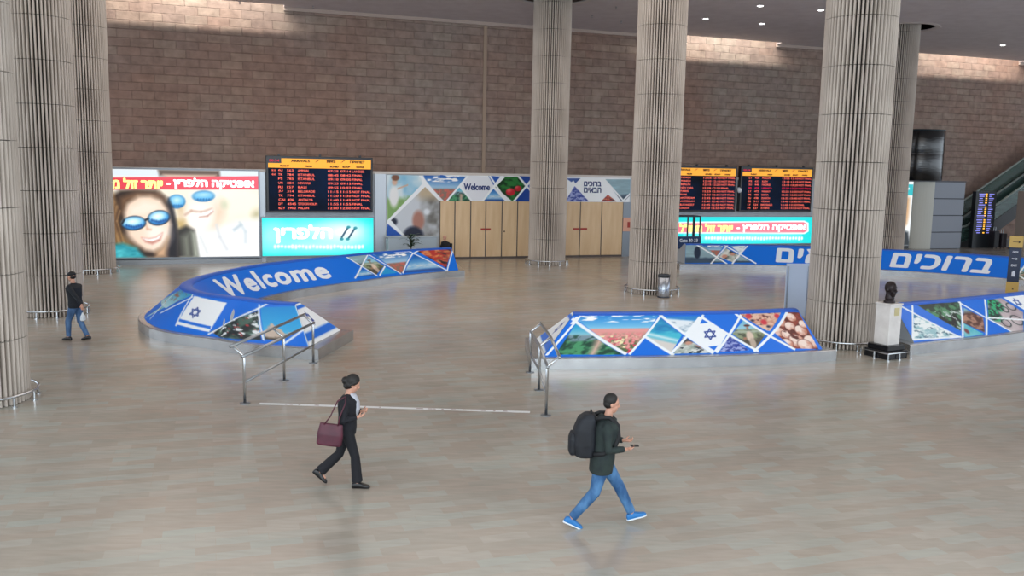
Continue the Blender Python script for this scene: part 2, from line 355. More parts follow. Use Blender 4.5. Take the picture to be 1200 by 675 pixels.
# star of David drawn from two outlined triangles, as vectors
def star(cv, cx, cy, r, w, col, ux=(1, 0), uy=(0, 1)):
    for s_ in (0, PI):
        p = [(cx+r*(math.sin(s_+k*2*PI/3)*ux[0]+math.cos(s_+k*2*PI/3)*uy[0]), cy+r*(math.sin(s_+k*2*PI/3)*ux[1]+math.cos(s_+k*2*PI/3)*uy[1])) for k in range(3)]
        cv.line(p+[p[0]], w, col)

BLUE = '0a70e0'; WHITE = 'f2f7fb'

# ================================================================== SETTING
# floor
m = mat('floor_stone', 'a39a8f', .3, spec=.65); n, l = nodes(m); b = n['Principled BSDF']
tc = n.new('ShaderNodeTexCoord'); mp = n.new('ShaderNodeMapping'); mp.inputs['Rotation'].default_value = (0, 0, -WROT)
br = n.new('ShaderNodeTexBrick'); br.inputs['Scale'].default_value = 1; br.inputs['Brick Width'].default_value = .62; br.inputs['Row Height'].default_value = .21
br.inputs['Mortar Size'].default_value = .004; br.inputs['Mortar Smooth'].default_value = .3; br.inputs['Bias'].default_value = -.1
br.inputs['Color1'].default_value = (0, 0, 0, 1); br.inputs['Color2'].default_value = (1, 1, 1, 1); br.inputs['Mortar'].default_value = (.35, .35, .35, 1)
br.offset = .37; br.offset_frequency = 2
cr = n.new('ShaderNodeValToRGB'); e = cr.color_ramp.elements
e[0].position = 0; e[0].color = (*lin(hexc('a0998e')), 1); e[1].position = 1; e[1].color = (*lin(hexc('aba79d')), 1)
k_ = e.new(.3); k_.color = (*lin(hexc('a5998d')), 1); k_ = e.new(.6); k_.color = (*lin(hexc('a3a49b')), 1); k_ = e.new(.85); k_.color = (*lin(hexc('a9a095')), 1)
nz = n.new('ShaderNodeTexNoise'); nz.inputs['Scale'].default_value = .35; nz.inputs['Detail'].default_value = 4
mp2 = n.new('ShaderNodeMapping'); mp2.inputs['Rotation'].default_value = (0, 0, -WROT); mp2.inputs['Scale'].default_value = (2, 11, 1)
nz2 = n.new('ShaderNodeTexNoise'); nz2.inputs['Scale'].default_value = 1.2; nz2.inputs['Detail'].default_value = 5
mx = n.new('ShaderNodeMix'); mx.data_type = 'RGBA'; mx.blend_type = 'OVERLAY'; mx.inputs[0].default_value = .35
mx2 = n.new('ShaderNodeMix'); mx2.data_type = 'RGBA'; mx2.blend_type = 'OVERLAY'; mx2.inputs[0].default_value = .18
l.new(tc.outputs['Object'], mp.inputs[0]); l.new(mp.outputs[0], br.inputs['Vector']); l.new(br.outputs['Color'], cr.inputs['Fac'])
l.new(tc.outputs['Object'], nz.inputs['Vector']); l.new(tc.outputs['Object'], mp2.inputs[0]); l.new(mp2.outputs[0], nz2.inputs['Vector'])
l.new(cr.outputs['Color'], mx.inputs[6]); l.new(nz.outputs['Fac'], mx.inputs[7]); l.new(mx.outputs[2], mx2.inputs[6]); l.new(nz2.outputs['Fac'], mx2.inputs[7])
l.new(mx2.outputs[2], b.inputs['Base Color'])
mr = n.new('ShaderNodeMapRange'); mr.inputs['To Min'].default_value = .17; mr.inputs['To Max'].default_value = .27
l.new(nz2.outputs['Fac'], mr.inputs['Value']); l.new(mr.outputs[0], b.inputs['Roughness'])
bm = BM(); vs = [bm.verts.new(p) for p in ((-45, -16, 0), (60, -16, 0), (60, 80, 0), (-45, 80, 0))]; bm.faces.new(vs)
tag(obj('floor', bm, m), kind='structure')
# dark joint line between the columns
COLS = {'A': (-10.08, 16.35), 'B': (-13.75, 26.15), 'C': (-17.25, 36.2), 'F': (8.93, 23.75), 'E': (5.3, 33.4), 'D': (1.66, 43.0), 'G': (20.9, 49.6)}
bm = BM(); a_, b_ = Vector((*COLS['D'], .002)), Vector((*COLS['E'], .002)); t_ = (b_-a_).normalized(); nn = Vector((-t_.y, t_.x, 0))*.02
vs = [bm.verts.new(p) for p in (a_-nn, b_-nn, b_+nn, a_+nn)]; bm.faces.new(vs)
tag(obj('trim_1', bm, mat('joint_dark', '5a4f47', .6)), kind='structure')

# brick back wall
m = mat('wall_stone', '6e5a52', .85, spec=.2); n, l = nodes(m); b = n['Principled BSDF']
tc = n.new('ShaderNodeTexCoord'); sx = n.new('ShaderNodeSeparateXYZ'); cx = n.new('ShaderNodeCombineXYZ')
l.new(tc.outputs['Object'], sx.inputs[0]); l.new(sx.outputs['X'], cx.inputs['X']); l.new(sx.outputs['Z'], cx.inputs['Y'])
br = n.new('ShaderNodeTexBrick'); br.inputs['Scale'].default_value = 1; br.inputs['Brick Width'].default_value = 1.05; br.inputs['Row Height'].default_value = .42
br.inputs['Mortar Size'].default_value = .02; br.inputs['Mortar Smooth'].default_value = .6; br.offset = .43
br.inputs['Color1'].default_value = (0, 0, 0, 1); br.inputs['Color2'].default_value = (1, 1, 1, 1); br.inputs['Mortar'].default_value = (.3, .3, .3, 1)
cr = n.new('ShaderNodeValToRGB'); e = cr.color_ramp.elements
e[0].position = 0; e[0].color = (*lin(hexc('92827a')), 1); e[1].position = 1; e[1].color = (*lin(hexc('9f9085')), 1)
k_ = e.new(.35); k_.color = (*lin(hexc('97877e')), 1); k_ = e.new(.6); k_.color = (*lin(hexc('99867c')), 1); k_ = e.new(.8); k_.color = (*lin(hexc('9a8d83')), 1)
nz = n.new('ShaderNodeTexNoise'); nz.inputs['Scale'].default_value = 2.2; nz.inputs['Detail'].default_value = 8
nzr = n.new('ShaderNodeTexNoise'); nzr.inputs['Scale'].default_value = .09; nzr.inputs['Detail'].default_value = 2
red = n.new('ShaderNodeMix'); red.data_type = 'RGBA'; red.blend_type = 'MULTIPLY'; red.inputs[7].default_value = (1.0, .84, .78, 1)
rr_ = n.new('ShaderNodeMapRange'); rr_.inputs['From Min'].default_value = .42; rr_.inputs['From Max'].default_value = .6; l.new(nzr.outputs['Fac'], rr_.inputs['Value']); l.new(rr_.outputs[0], red.inputs[0])
mx = n.new('ShaderNodeMix'); mx.data_type = 'RGBA'; mx.blend_type = 'OVERLAY'; mx.inputs[0].default_value = .5
l.new(cx.outputs[0], br.inputs['Vector']); l.new(br.outputs['Color'], cr.inputs['Fac']); l.new(cx.outputs[0], nz.inputs['Vector']); l.new(cx.outputs[0], nzr.inputs['Vector'])
l.new(cr.outputs['Color'], mx.inputs[6]); l.new(nz.outputs['Fac'], mx.inputs[7]); l.new(mx.outputs[2], red.inputs[6]); l.new(red.outputs[2], b.inputs['Base Color'])
mul = n.new('ShaderNodeMath'); mul.operation = 'MULTIPLY_ADD'; mul.inputs[1].default_value = -1.6; l.new(br.outputs['Fac'], mul.inputs[0]); l.new(nz.outputs['Fac'], mul.inputs[2])
add = n.new('ShaderNodeMath'); add.operation = 'ADD'; l.new(mul.outputs[0], add.inputs[0])
sc_ = n.new('ShaderNodeMath'); sc_.operation = 'MULTIPLY'; sc_.inputs[1].default_value = .6; l.new(br.outputs['Color'], sc_.inputs[0]); l.new(sc_.outputs[0], add.inputs[1])
bp = n.new('ShaderNodeBump'); bp.inputs['Strength'].default_value = .7; bp.inputs['Distance'].default_value = .08
l.new(add.outputs[0], bp.inputs['Height']); l.new(bp.outputs['Normal'], b.inputs['Normal'])
CEIL = 12.5
bm = BM(); box(bm, (-32, 0, 0), (56, .5, CEIL+2.6))
tag(obj('wall_back', bm, m, loc=W(0, 0, 0), rz=WROT), kind='structure')
# pale cove strip where the wall meets the ceiling
bm = BM()
for a_, b_ in ((-32, -19.6), (-11.0, 9.9), (18.6, 28.6), (38.3, 56)): box(bm, (a_, -.12, CEIL-.18), (b_, -.003, CEIL-.004))
tag(obj('trim_2', bm, mat('cove', 'b9a79d', .7), loc=W(0, 0, 0), rz=WROT), kind='structure')
# vertical expansion strip in the stone
u_, _ = PW(567.5, 120, 0); bm = BM(); box(bm, (u_-.09, -.05, 4.2), (u_+.09, -.002, CEIL-.2))
tag(obj('trim_3', bm, mat('strip', 'a8927f', .7), loc=W(0, 0, 0), rz=WROT), kind='structure')

# ceiling slab with column holes and daylight slots
SLOTS = [(-19.6, -11.0), (9.9, 18.6), (28.6, 38.3)]
bm = BM(); box(bm, (-45, -12, CEIL), (60, 80, CEIL+.05)); me = bpy.data.meshes.new('c'); bm.to_mesh(me); bm.free()
bm = BM()
for p in COLS.values():
    r = bmesh.ops.create_cone(bm, cap_ends=True, segments=48, radius1=1.62, radius2=1.62, depth=3, matrix=Matrix.Translation((*p, CEIL)))
for x, y in ((827, 22), (891, 7), (893, 28), (962, 12), (1175, 53)):
    pass
for u0, u1 in SLOTS:
    Mx = Matrix.Translation(W(0, 0, 0)) @ Matrix.Rotation(WROT, 4, 'Z'); box(bm, (u0, -.62, CEIL-1), (u1, .01, CEIL+1), Mx)
fixn(bm); cut = bpy.data.meshes.new('cut'); bm.to_mesh(cut); bm.free(); co = bpy.data.objects.new('cut', cut); COL.objects.link(co)
me = apply_mods(me, [('BOOLEAN', dict(operation='DIFFERENCE', object=co, solver='EXACT'))]); bpy.data.objects.remove(co)
cm = noisy('ceiling_panel', 'cdc3c4', 'd5cccd', 1.5, .75)
tag(obj('ceiling', me, cm), kind='structure')
bm = BM()
for p in COLS.values(): lathe(bm, [(1.62, -.002), (1.66, -.03), (1.86, -.025), (1.9, -.002)], 48, c=(*p, CEIL), closed=False)
tag(obj('trim_9', fixn(bm), mat('hole_ring', 'cfc4c0', .6)), kind='structure')
bm = BM(); box(bm, (-45, -16, CEIL+2.6), (60, 80, CEIL+2.9)); tag(obj('ceiling_upper', bm, mat('void_shade', '151314', .95)), kind='structure')  # near-black colour paints in the shade of the void above the ceiling

bm = BM(); Mx = Matrix.Translation(W(0, 0, 0)) @ Matrix.Rotation(WROT, 4, 'Z')
for u0, u1 in SLOTS:
    box(bm, (u0-.1, -2.3, CEIL+.055), (u1+.1, -2.2, CEIL+2.6), Mx); box(bm, (u0-.2, -2.2, CEIL+.055), (u0-.1, -.01, CEIL+2.6), Mx); box(bm, (u1+.1, -2.2, CEIL+.055), (u1+.2, -.01, CEIL+2.6), Mx)
tag(obj('slot_baffle', bm, MATS['void_shade']), kind='structure')  # unseen baffles added to keep slot light out of the void
# low service wall in front of the brick wall (holds billboards, mural, doors)
uL, _ = PW(60, 250, LV); uR, _ = PW(1003, 250, LV); LZ = 4.17
bm = BM(); box(bm, (uL, LV, 0), (uR, -.002, LZ))
tag(obj('wall_front', bm, noisy('panel_paint', 'b4bcc4', 'bcc4cb', 3, .45), loc=W(0, 0, 0), rz=WROT), kind='structure')
bm = BM(); box(bm, (uL-.05, LV-.08, LZ+.002), (uR+.05, LV+.5, LZ+.12)); tag(obj('trim_4', bm, mat('cap_pale', 'cfc9c4', .5), loc=W(0, 0, 0), rz=WROT), kind='structure')

# ================================================================== COLUMNS
conc = noisy('column_stone', 'b0a59b', 'cac0b6', 1.1, .75, stretch=(1, 1, .5), lo=.3, hi=.7)
_n, _l = nodes(conc)
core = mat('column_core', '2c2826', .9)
NR = 54; SEG = 1.22
def column_mesh():
    bm = BM(); segs = []; z = 0
    while z < CEIL+1.2: segs.append((z+.008, min(z+SEG-.008, CEIL+1.3))); z += SEG
    prof = []
    for k in range(NR):
        a0 = 2*PI*k/NR; w = 2*PI/NR
        for f, r in ((.0, .84), (.06, .872), (.17, .893), (.30, .9), (.43, .893), (.54, .872), (.60, .84)):
            prof.append((a0+w*f, r))
    n_ = len(prof)
    for z0, z1 in segs:
        A = [bm.verts.new((r*math.cos(a), r*math.sin(a), z0)) for a, r in prof]; B = [bm.verts.new((r*math.cos(a), r*math.sin(a), z1)) for a, r in prof]
        for k in range(n_):
            if k % 7 == 6: continue
            bm.faces.new((A[k], A[k+1], B[k+1], B[k]))
    # rib flanks: give each rib closed sides down to the core
        for k in range(0, n_, 7):
            for j, s_ in ((k, 1), (k+6, -1)):
                a, r = prof[j]; p0 = bm.verts.new((.77*math.cos(a), .77*math.sin(a), z0)); p1 = bm.verts.new((.77*math.cos(a), .77*math.sin(a), z1))
                bm.faces.new((A[j], B[j], p1, p0) if s_ > 0 else (A[j], p0, p1, B[j]))
    for f in bm.faces: f.smooth = False
    me = bpy.data.meshes.new('ribbed_shaft'); bm.to_mesh(me); bm.free(); return me
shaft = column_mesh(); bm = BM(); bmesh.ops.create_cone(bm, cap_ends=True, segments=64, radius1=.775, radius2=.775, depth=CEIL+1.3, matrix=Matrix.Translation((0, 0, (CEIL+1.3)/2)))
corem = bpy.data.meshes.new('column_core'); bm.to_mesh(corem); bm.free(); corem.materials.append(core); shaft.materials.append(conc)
steel = noisy('brushed_steel', '9da3a8', 'b4b8bc', 6, .28, metal=.9, stretch=(1, 1, 12))
chrome = mat('chrome', 'c8ccd0', .18, metal=1)
bm = BM(); tube(bm, [(1.03*math.cos(a), 1.03*math.sin(a), .2) for a in np.linspace(0, 2*PI, 64, endpoint=False)], .026, 8, closed=True); ringm = bpy.data.meshes.new('ring'); fixn(bm)
for f in bm.faces: f.smooth = True
bm.to_mesh(ringm); bm.free(); ringm.materials.append(chrome)
bm = BM(); tube(bm, [(1.03, 0, 0), (1.03, 0, .18)], .022, 8); tube(bm, [(1.03, 0, 0), (1.03, 0, .018)], .055, 12); fixn(bm); footm = bpy.data.meshes.new('foot'); bm.to_mesh(footm); bm.free(); footm.materials.append(chrome)
LBC = {'A': 'ribbed stone column nearest the camera, cut by the left picture edge', 'B': 'second ribbed stone column from the left, behind the man in the cap',
       'C': 'ribbed stone column just left of the sunglasses billboard', 'D': 'ribbed stone column in front of the wooden door wall',
       'E': 'ribbed stone column with the steel litter bin at its foot', 'F': 'wide ribbed stone column beside the bust pedestal',
       'G': 'far ribbed stone column mostly hidden behind the bust column'}
LBR = {'A': 'chrome ring rail at the foot of the nearest column, cut by the picture edge', 'B': 'chrome ring rail round the column behind the man in the cap', 'C': 'chrome ring rail round the column beside the sunglasses billboard', 'D': 'chrome ring rail round the column before the wooden doors', 'E': 'chrome ring rail behind the steel litter bin', 'F': 'chrome ring rail round the wide column beside the bust pedestal'}
for k, p in COLS.items():
    t = empty('column', (*p, 0), .13*ord(k), LBC[k], 'column', 'ribbed stone columns of the hall')
    t['kind'] = 'thing'
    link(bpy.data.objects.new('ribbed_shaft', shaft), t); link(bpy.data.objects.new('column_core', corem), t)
    if k in 'G': continue
    rr = empty('bumper_rail', (*p, 0), 0, LBR[k], 'rail', 'ring rails around the columns')
    link(bpy.data.objects.new('ring', ringm), rr)
    for j in range(12):
        o = link(bpy.data.objects.new('foot', footm), rr); o.rotation_euler = (0, 0, j*PI/6+.1)

# ================================================================== BARRIERS (islands)
WP, WB, WT, ZP, ZR = 1.27, 1.1, .13, .27, 1.1
def catmull(P, m=40):
    P = [np.array(p, float) for p in P]; P = [2*P[0]-P[1]]+P+[2*P[-1]-P[-2]]; out = []
    for i in range(1, len(P)-2):
        for t in np.linspace(0, 1, m, endpoint=False):
            a, b, c, d = P[i-1:i+3]; out.append(.5*((2*b)+(-a+c)*t+(2*a-5*b+4*c-d)*t*t+(-a+3*b-3*c+d)*t**3))
    out.append(P[-2]); return np.array(out)
class Island:
    def __init__(s, pts, e0, e1, name, label, k0=0, k1=0):
        s.k0, s.k1 = k0, k1
        C = catmull(pts)
        for _ in range(60): C[1:-1] = C[1:-1]*.5+(C[:-2]+C[2:])*.25
        d = np.r_[0, np.cumsum(np.hypot(*np.diff(C, axis=0).T))]; s.L = d[-1]; s.d = d; s.C = C; s.e0, s.e1 = e0, e1
        T = np.gradient(C, axis=0); T /= np.hypot(*T.T)[:, None]; s.T = T; s.N = np.stack([T[:, 1], -T[:, 0]], 1)  # right-hand side
        s.root = empty(name, (0, 0, 0), 0, label, 'barrier', 'picture-clad passenger barriers')
        s.body()
    def at(s, q, off, z):
        q = np.asarray(q, float); q = q + s.k0*off*np.clip(1-q/3.5, 0, 1) + s.k1*off*np.clip(1-(s.L-q)/4.0, 0, 1); c = [np.interp(q, s.d, s.C[:, i]) for i in (0, 1)]; nn = [np.interp(q, s.d, s.N[:, i]) for i in (0, 1)]
        tt = [np.interp(q, s.d, s.T[:, i]) for i in (0, 1)]; ov = np.where(q < 0, q, np.where(q > s.L, q-s.L, 0))
        return np.stack([c[0]+nn[0]*off+tt[0]*ov, c[1]+nn[1]*off+tt[1]*ov, z+0*q], -1)
    def face(s, q, t, side, off=0.0):
        """q metres along, t 0..1 up the sloping face"""
        q, t = np.asarray(q, float), np.asarray(t, float); h0, h1 = s.e0*t, s.L-s.e1*t
        qq = h0+(h1-h0)*q/s.L; w = WB+(WT-WB)*t; k = off
        return s.at(qq, side*(w+k*.65), ZP+(ZR-ZP)*t+k*.75)
    def body(s):
        n_ = max(12, int(s.L/.25)); Q = np.linspace(0, s.L, n_)
        bm = BM(); ov = .3; Qp = np.r_[-ov, Q[1:-1], s.L+ov]
        R = [s.at(Qp, o_, z) for o_, z in ((-WP, 0), (-WP, ZP-.02), (-WP+.02, ZP), (WP-.02, ZP), (WP, ZP-.02), (WP, 0))]
        V = [[bm.verts.new(p) for p in r] for r in R]
        for A, B in zip(V, V[1:]+V[:1]):
            for i in range(n_-1): bm.faces.new((A[i], A[i+1], B[i+1], B[i]))
        bm.faces.new([v[0] for v in V]); bm.faces.new([v[-1] for v in V][::-1]); fixn(bm)
        obj('plinth', bm, PL, s.root)
        bm = BM(); grid = lambda sd, t: s.face(Q, np.full(n_, t), sd, -.012)
        R = [grid(-1, 0), grid(-1, 1), grid(1, 1), grid(1, 0)]; V = [[bm.verts.new(p) for p in r] for r in R]
        for A, B in zip(V, V[1:]+V[:1]):
            for i in range(n_-1): bm.faces.new((A[i], A[i+1], B[i+1], B[i]))
        bm.faces.new([v[0] for v in V]); bm.faces.new([v[-1] for v in V][::-1]); fixn(bm)
        obj('body', bm, mat('island_grey', 'a9b0b8', .4), s.root)
        # rounded blue cap along the ridge
        bm = BM(); Qr = np.linspace(s.e0, s.L-s.e1, n_)
        R = [s.at(Qr, o_, z) for o_, z in ((-WT-.05, ZR-.045), (-WT-.03, ZR+.005), (-.06, ZR+.03), (.06, ZR+.03), (WT+.03, ZR+.005), (WT+.05, ZR-.045))]
        V = [[bm.verts.new(p) for p in r] for r in R]
        for A, B in zip(V, V[1:]+V[:1]):
            for i in range(n_-1): bm.faces.new((A[i], A[i+1], B[i+1], B[i]))
        bm.faces.new([v[0] for v in V]); bm.faces.new([v[-1] for v in V][::-1]); fixn(bm)
        obj('ridge_cap', bm, mat('cap_blue', '145cc4', .4), s.root, smooth=True)
    def prep(s, side, q0=0, q1=None):
        q1 = q1 or s.L; Q, T_ = np.meshgrid(np.linspace(q0, q1, 1400), np.linspace(-.05, 1.05, 60)); P = prj(s.face(Q, T_, side)); s._g = (Q, T_*SL, P)
    def st(s, x, y):
        Q, T_, P = s._g; i = np.argmin((P[..., 0]-x)**2+(P[..., 1]-y)**2); return (float(Q.flat[i]), float(T_.flat[i]))
    def S(s, *pts): return [s.st(*p) for p in pts]
    def clad(s, cv, side, q0=0, name='printed_skin', label=None):
        me = cv.mesh(lambda X, Y: s.face(q0+X, Y/SL, side, .004)); o = obj(name, me, vmat('vinyl_print', rough=.32), s.root)
        if label: o['label'] = label
        return o
SL = math.hypot(WB-WT, ZR-ZP)
PL = noisy('plinth_steel', 'aeb0b2', 'bec0c2', 2.5, .24, metal=.75)
LW = .055
def sh(pts, q0): return [(a-q0, b) for a, b in pts]

# ---- left horseshoe. centreline runs from the near arm's end round the bend to the far arm's end
kz = (CH-ZR)/(CH-1.0)
ridgeL = [(-4.62, 21.75)]+[(x*kz, y*kz) for x, y in ((-6.18, 22.73), (-7.0, 23.23), (-7.79, 23.6), (-8.67, 24.2), (-9.45, 25.45), (-9.72, 27.01), (-9.55, 28.86), (-9.0, 31.02), (-7.99, 32.97), (-7.01, 34.46), (-5.95, 36.08), (-4.42, 37.94))]+[(-2.5, 38.35)]
IL = Island(ridgeL, .75, .2, 'curved_barrier', 'horseshoe-shaped blue barrier lettered Welcome, standing before the sunglasses billboard', .08, -.53)
# side: outer face of the near arm is on the left of travel direction?  decide by projection
def outer_side(I, q):
    a, b = I.at(np.array([q]), 1.0, 0)[0], I.at(np.array([q]), -1.0, 0)[0]
    return 1 if a[1] < b[1] else -1
so = outer_side(IL, 1.0); si = -so
# near arm + bend outer face
QN = 5.9
IL.prep(so, 0, QN); cv = Canvas(IL.L, SL, 40, BLUE)
S = IL.S
gx = S((228, 347), (266, 355), (245, 389), (207, 380)); cv.poly(gx, WHITE)
c_ = np.array(S((229, 366))[0]); ux = (np.array(gx[1])-gx[0]); ux /= np.hypot(*ux); uy = (np.array(gx[0])-gx[3]); uy /= np.hypot(*uy)
star(cv, *c_, .17, .035, '1d3f94', ux, uy)
cv.line(S((246, 384), (209, 375)), .09, BLUE)
cv.poly(S((246, 389), (297, 366), (303, 364), (306, 398), (260, 396)), ph_crowd_dark)
cv.poly(S((306, 360), (347, 359), (362, 381), (330, 399), (311, 398)), ph_sky_fort)
cv.poly(S((166, 375), (213, 342), (229, 344), (190, 362)), ph_coast)
cv.poly(S((190, 352), (212, 340), (220, 345), (195, 361)), ph_coast)
cv.poly(S((334, 401), (358, 386), (368, 404)), BLUE)
for a, b in (((229, 341), (206, 382)), ((244, 392), (303, 362)), ((304, 357), (309, 399)), ((188, 367), (226, 348)), ((349, 356), (371, 404)), ((334, 402), (359, 385)), ((301, 362), (314, 356)), ((176, 374), (203, 345))):
    cv.line(S(a, b), LW*.8, WHITE)
# end area: flag of the near end wraps to the corner
IL.clad(cv, so, label='blue printed skin with flag and photo diamonds')
# inner (far arm) face with WELCOME
IL.prep(si, IL.L*.35, IL.L); cv = Canvas(IL.L, SL, 34, BLUE)
cv.poly(S((421, 295), (533, 290), (541, 316), (435, 327)), BLUE)
cv.poly(S((404, 300), (430, 297), (424, 313)), ph_lake); cv.poly(S((432, 300), (450, 312), (441, 322), (425, 312)), ph_farmer)
cv.poly(S((424, 314), (440, 323), (417, 325)), ph_sea_town); cv.poly(S((436, 297), (484, 293), (472, 319), (468, 320)), ph_flowers2)
cv.poly(S((451, 313), (466, 320), (445, 322)), '2a9ad8'); cv.poly(S((486, 298), (522, 317), (474, 320)), ph_sea_town)
cv.poly(S((488, 294), (533, 291), (523, 314)), ph_parade)
for a, b in (((402, 298), (442, 323)), ((432, 297), (416, 326)), ((433, 299), (470, 321)), ((451, 312), (445, 323)), ((484, 297), (472, 320)), ((480, 295), (524, 317)), ((534, 293), (524, 317)), ((485, 297), (492, 293))):
    cv.line(S(a, b), LW*1.1, WHITE)
IL.clad(cv, si, label='blue printed skin lettered Welcome')
# Welcome letters
(q0, _), (q1, _) = S((252, 336), (384, 319)); rev = q1 < q0
tm = text_mesh('Welcome', 1, spacing=1.12); lo, hi = (min(q0, q1), max(q0, q1))
V_, F_ = fit(tm, 0, hi-lo, .24*SL, .84*SL)
V_ = [((q0 + (x if not rev else -x)), y) for x, y in V_]
bm = BM(); lay(bm, (V_, F_), lambda u, v, o_: IL.face(u, v/SL, si, .008+o_), bold=.062, cut=.25)
obj('lettering', bm, mat('print_white', 'e4ecf6', .4), IL.root)
def end_face(I, at_start, painter, name='end_panel'):
    """printed trapezoid at an island's hip end"""
    q = 0 if at_start else I.L
    A, B = I.face(q, 0, -1, 0), I.face(q, 0, 1, 0); C_, D = I.face(q, 1, 1, 0), I.face(q, 1, -1, 0)
    mid = (A+B+C_+D)/4; inn = I.at(np.array([I.L/2]), 0, .5)[0]
    n_ = np.cross(B-A, D-A); n_ /= np.linalg.norm(n_)
    if n_ @ (mid-I.at(np.array([1.0 if at_start else I.L-1.0]), 0, .4)[0]) < 0: n_ = -n_
    w_ = 2*WB; cv = Canvas(w_, 1, 34, WHITE); painter(cv, w_)
    me = cv.mesh(lambda X, Y: ((A[None]*(1-X[:, None]/w_)+B[None]*X[:, None]/w_)*(1-Y[:, None])+(D[None]*(1-X[:, None]/w_)+C_[None]*X[:, None]/w_)*Y[:, None])+n_*.008)
    o = obj(name, me, vmat('vinyl_print'), I.root); return o
def flag_end(cv, w_):
    cv.poly([(0, .1), (w_, .1), (w_, .3), (0, .3)], BLUE); star(cv, w_/2, .58, .17, .05, '1d3f94', (1.5, 0), (0, 1)); cv.poly([(0, .86), (w_, .86), (w_, .95), (0, .95)], BLUE)
def grey_end(cv, w_): cv.poly([(-1, -1), (9, -1), (9, 2), (-1, 2)], 'a9b2ba')
end_face(IL, True, flag_end)['label'] = 'white flag panel with blue star and stripes'
end_face(IL, False, grey_end)

# ---- middle straight island
ridgeM = [(.7, 21.15), (2.2, 21.35), (4.4, 21.75), (6.1, 22.15), (7.3, 22.6)]
IM = Island(ridgeM, .8, .02, 'straight_barrier', 'straight barrier clad in flower field, flag and bread photos before the middle of the hall', -.09, 0)
so = outer_side(IM, 3); IM.prep(so); S = IM.S; cv = Canvas(IM.L, SL, 70, BLUE)
# garden, flowers, beach, snow, people, flag, farmer, dancers, crowd, buns
cv.poly(S((675, 379), (730, 416), (651, 416)), ph_garden)
cv.poly(S((678, 376), (683, 369), (772, 369), (739, 414), (733, 414)), ph_flowers)
cv.poly(S((774, 372), (799, 392), (786, 414), (755, 394)), ph_beach)
cv.poly(S((776, 371), (820, 371), (802, 391)), ph_snow)
cv.poly(S((801, 394), (833, 414), (789, 415)), ph_people)
cv.poly(S((819, 371), (852, 391), (840, 412), (832, 413), (802, 391)), WHITE)
cv.poly(S((823, 374), (831, 378), (820, 379)), BLUE); cv.poly(S((830, 406), (841, 405), (837, 411)), BLUE)
cv.poly(S((855, 393), (878, 411), (843, 413)), ph_blue_crowd)
cv.poly(S((872, 374), (897, 392), (884, 410), (858, 391)), ph_farmer)
cv.poly(S((866, 368), (915, 366), (902, 388), (898, 387)), ph_dancers)
cv.poly(S((923, 366), (936, 366), (959, 409), (930, 408), (907, 390)), ph_buns)
c_ = np.mean(S((832, 392)), 0); star(cv, c_[0], c_[1], .165, .035, '1d3f94', (1, .05), (-.05, 1))
for a, b in (((671, 374), (733, 415)), ((681, 369), (641, 416)), ((683, 369), (690, 368)), ((776, 368), (738, 415)), ((773, 369), (835, 414)), ((755, 394), (789, 416)), ((824, 370), (786, 415)),
             ((822, 371), (888, 411)), ((868, 370), (840, 413)), ((862, 368), (931, 409)), ((922, 366), (884, 411)), ((676, 372), (670, 379))):
    cv.line(S(a, b), LW*1.25, WHITE)
IM.clad(cv, so, label='printed skin of photo diamonds with a white flag diamond')
cv = Canvas(IM.L, SL, 10, BLUE); IM.clad(cv, -so)
end_face(IM, True, flag_end); end_face(IM, False, grey_end)

# ---- right horseshoe (near arm runs out to the right, far arm lettered in Hebrew)
ridgeR = [(10.27, 23.8), (11.9, 24.65), (13.7, 25.7), (15.6, 26.85), (18.5, 28.8), (21.5, 31.2), (23.6, 33.4), (24.2, 35.4), (23.3, 37.6), (21.6, 39.3), (19.6, 40.75), (17.4, 41.8), (14.4, 42.7), (11.2, 43.0), (8.0, 42.7)]
IR = Island(ridgeR, .02, .3, 'curved_barrier', 'blue barrier with Hebrew lettering curving behind the bust, bicycle photos on its near arm', -.32, 0)
so = outer_side(IR, 2); IR.prep(so, 0, 14); S = IR.S; cv = Canvas(IR.L, SL, 40, BLUE)
cv.poly(S((1072, 356), (1125, 354), (1126, 388)), ph_forest); cv.poly(S((1071, 368), (1122, 394), (1069, 399)), ph_splash)
cv.poly(S((1129, 361), (1152, 372), (1154, 390), (1128, 378)), ph_ruins); cv.poly(S((1128, 378), (1153, 392), (1130, 395)), ph_divers)
cv.poly(S((1157, 352), (1173, 349), (1199, 366), (1199, 388), (1185, 389), (1158, 372)), ph_bikes)
cv.poly(S((1175, 348), (1199, 343), (1205, 366)), WHITE)
c_ = S((1192, 354))[0]; star(cv, c_[0], c_[1], .15, .03, '1d3f94')
for a, b in (((1056, 359), (1126, 396)), ((1069, 358), (1066, 400)), ((1125, 354), (1128, 396)), ((1123, 354), (1186, 389)), ((1154, 351), (1156, 392)), ((1158, 372), (1200, 375)), ((1066, 400), (1126, 395))):
    cv.line(S(a, b), LW*1.1, WHITE)
for k in range(5):    # the skin goes on past the picture edge
    q = S((1198, 365))[0][0]+1.0+k*2.4; cv.poly([(q, .1), (q+1.2, .1), (q+.6, .9)], (ph_garden, ph_beach, ph_coast, ph_town, ph_flowers)[k]); cv.line([(q, 0), (q+1.2, 1.2)], LW, WHITE)
IR.clad(cv, so, label='printed skin with bicycle, forest and ruin photos')
IR.prep(-so, IR.L*.4, IR.L); cv = Canvas(IR.L, SL, 34, BLUE)
cv.poly(S((797, 287), (822, 287), (848, 305), (850, 308), (797, 308)), ph_lake)
cv.poly(S((823, 287), (850, 286), (840, 300)), ph_flowers2); cv.poly(S((851, 291), (868, 300), (859, 308), (842, 301)), ph_people)
cv.poly(S((853, 286), (875, 286), (868, 298)), ph_snow); cv.poly(S((840, 302), (850, 308), (835, 308)), ph_lake)
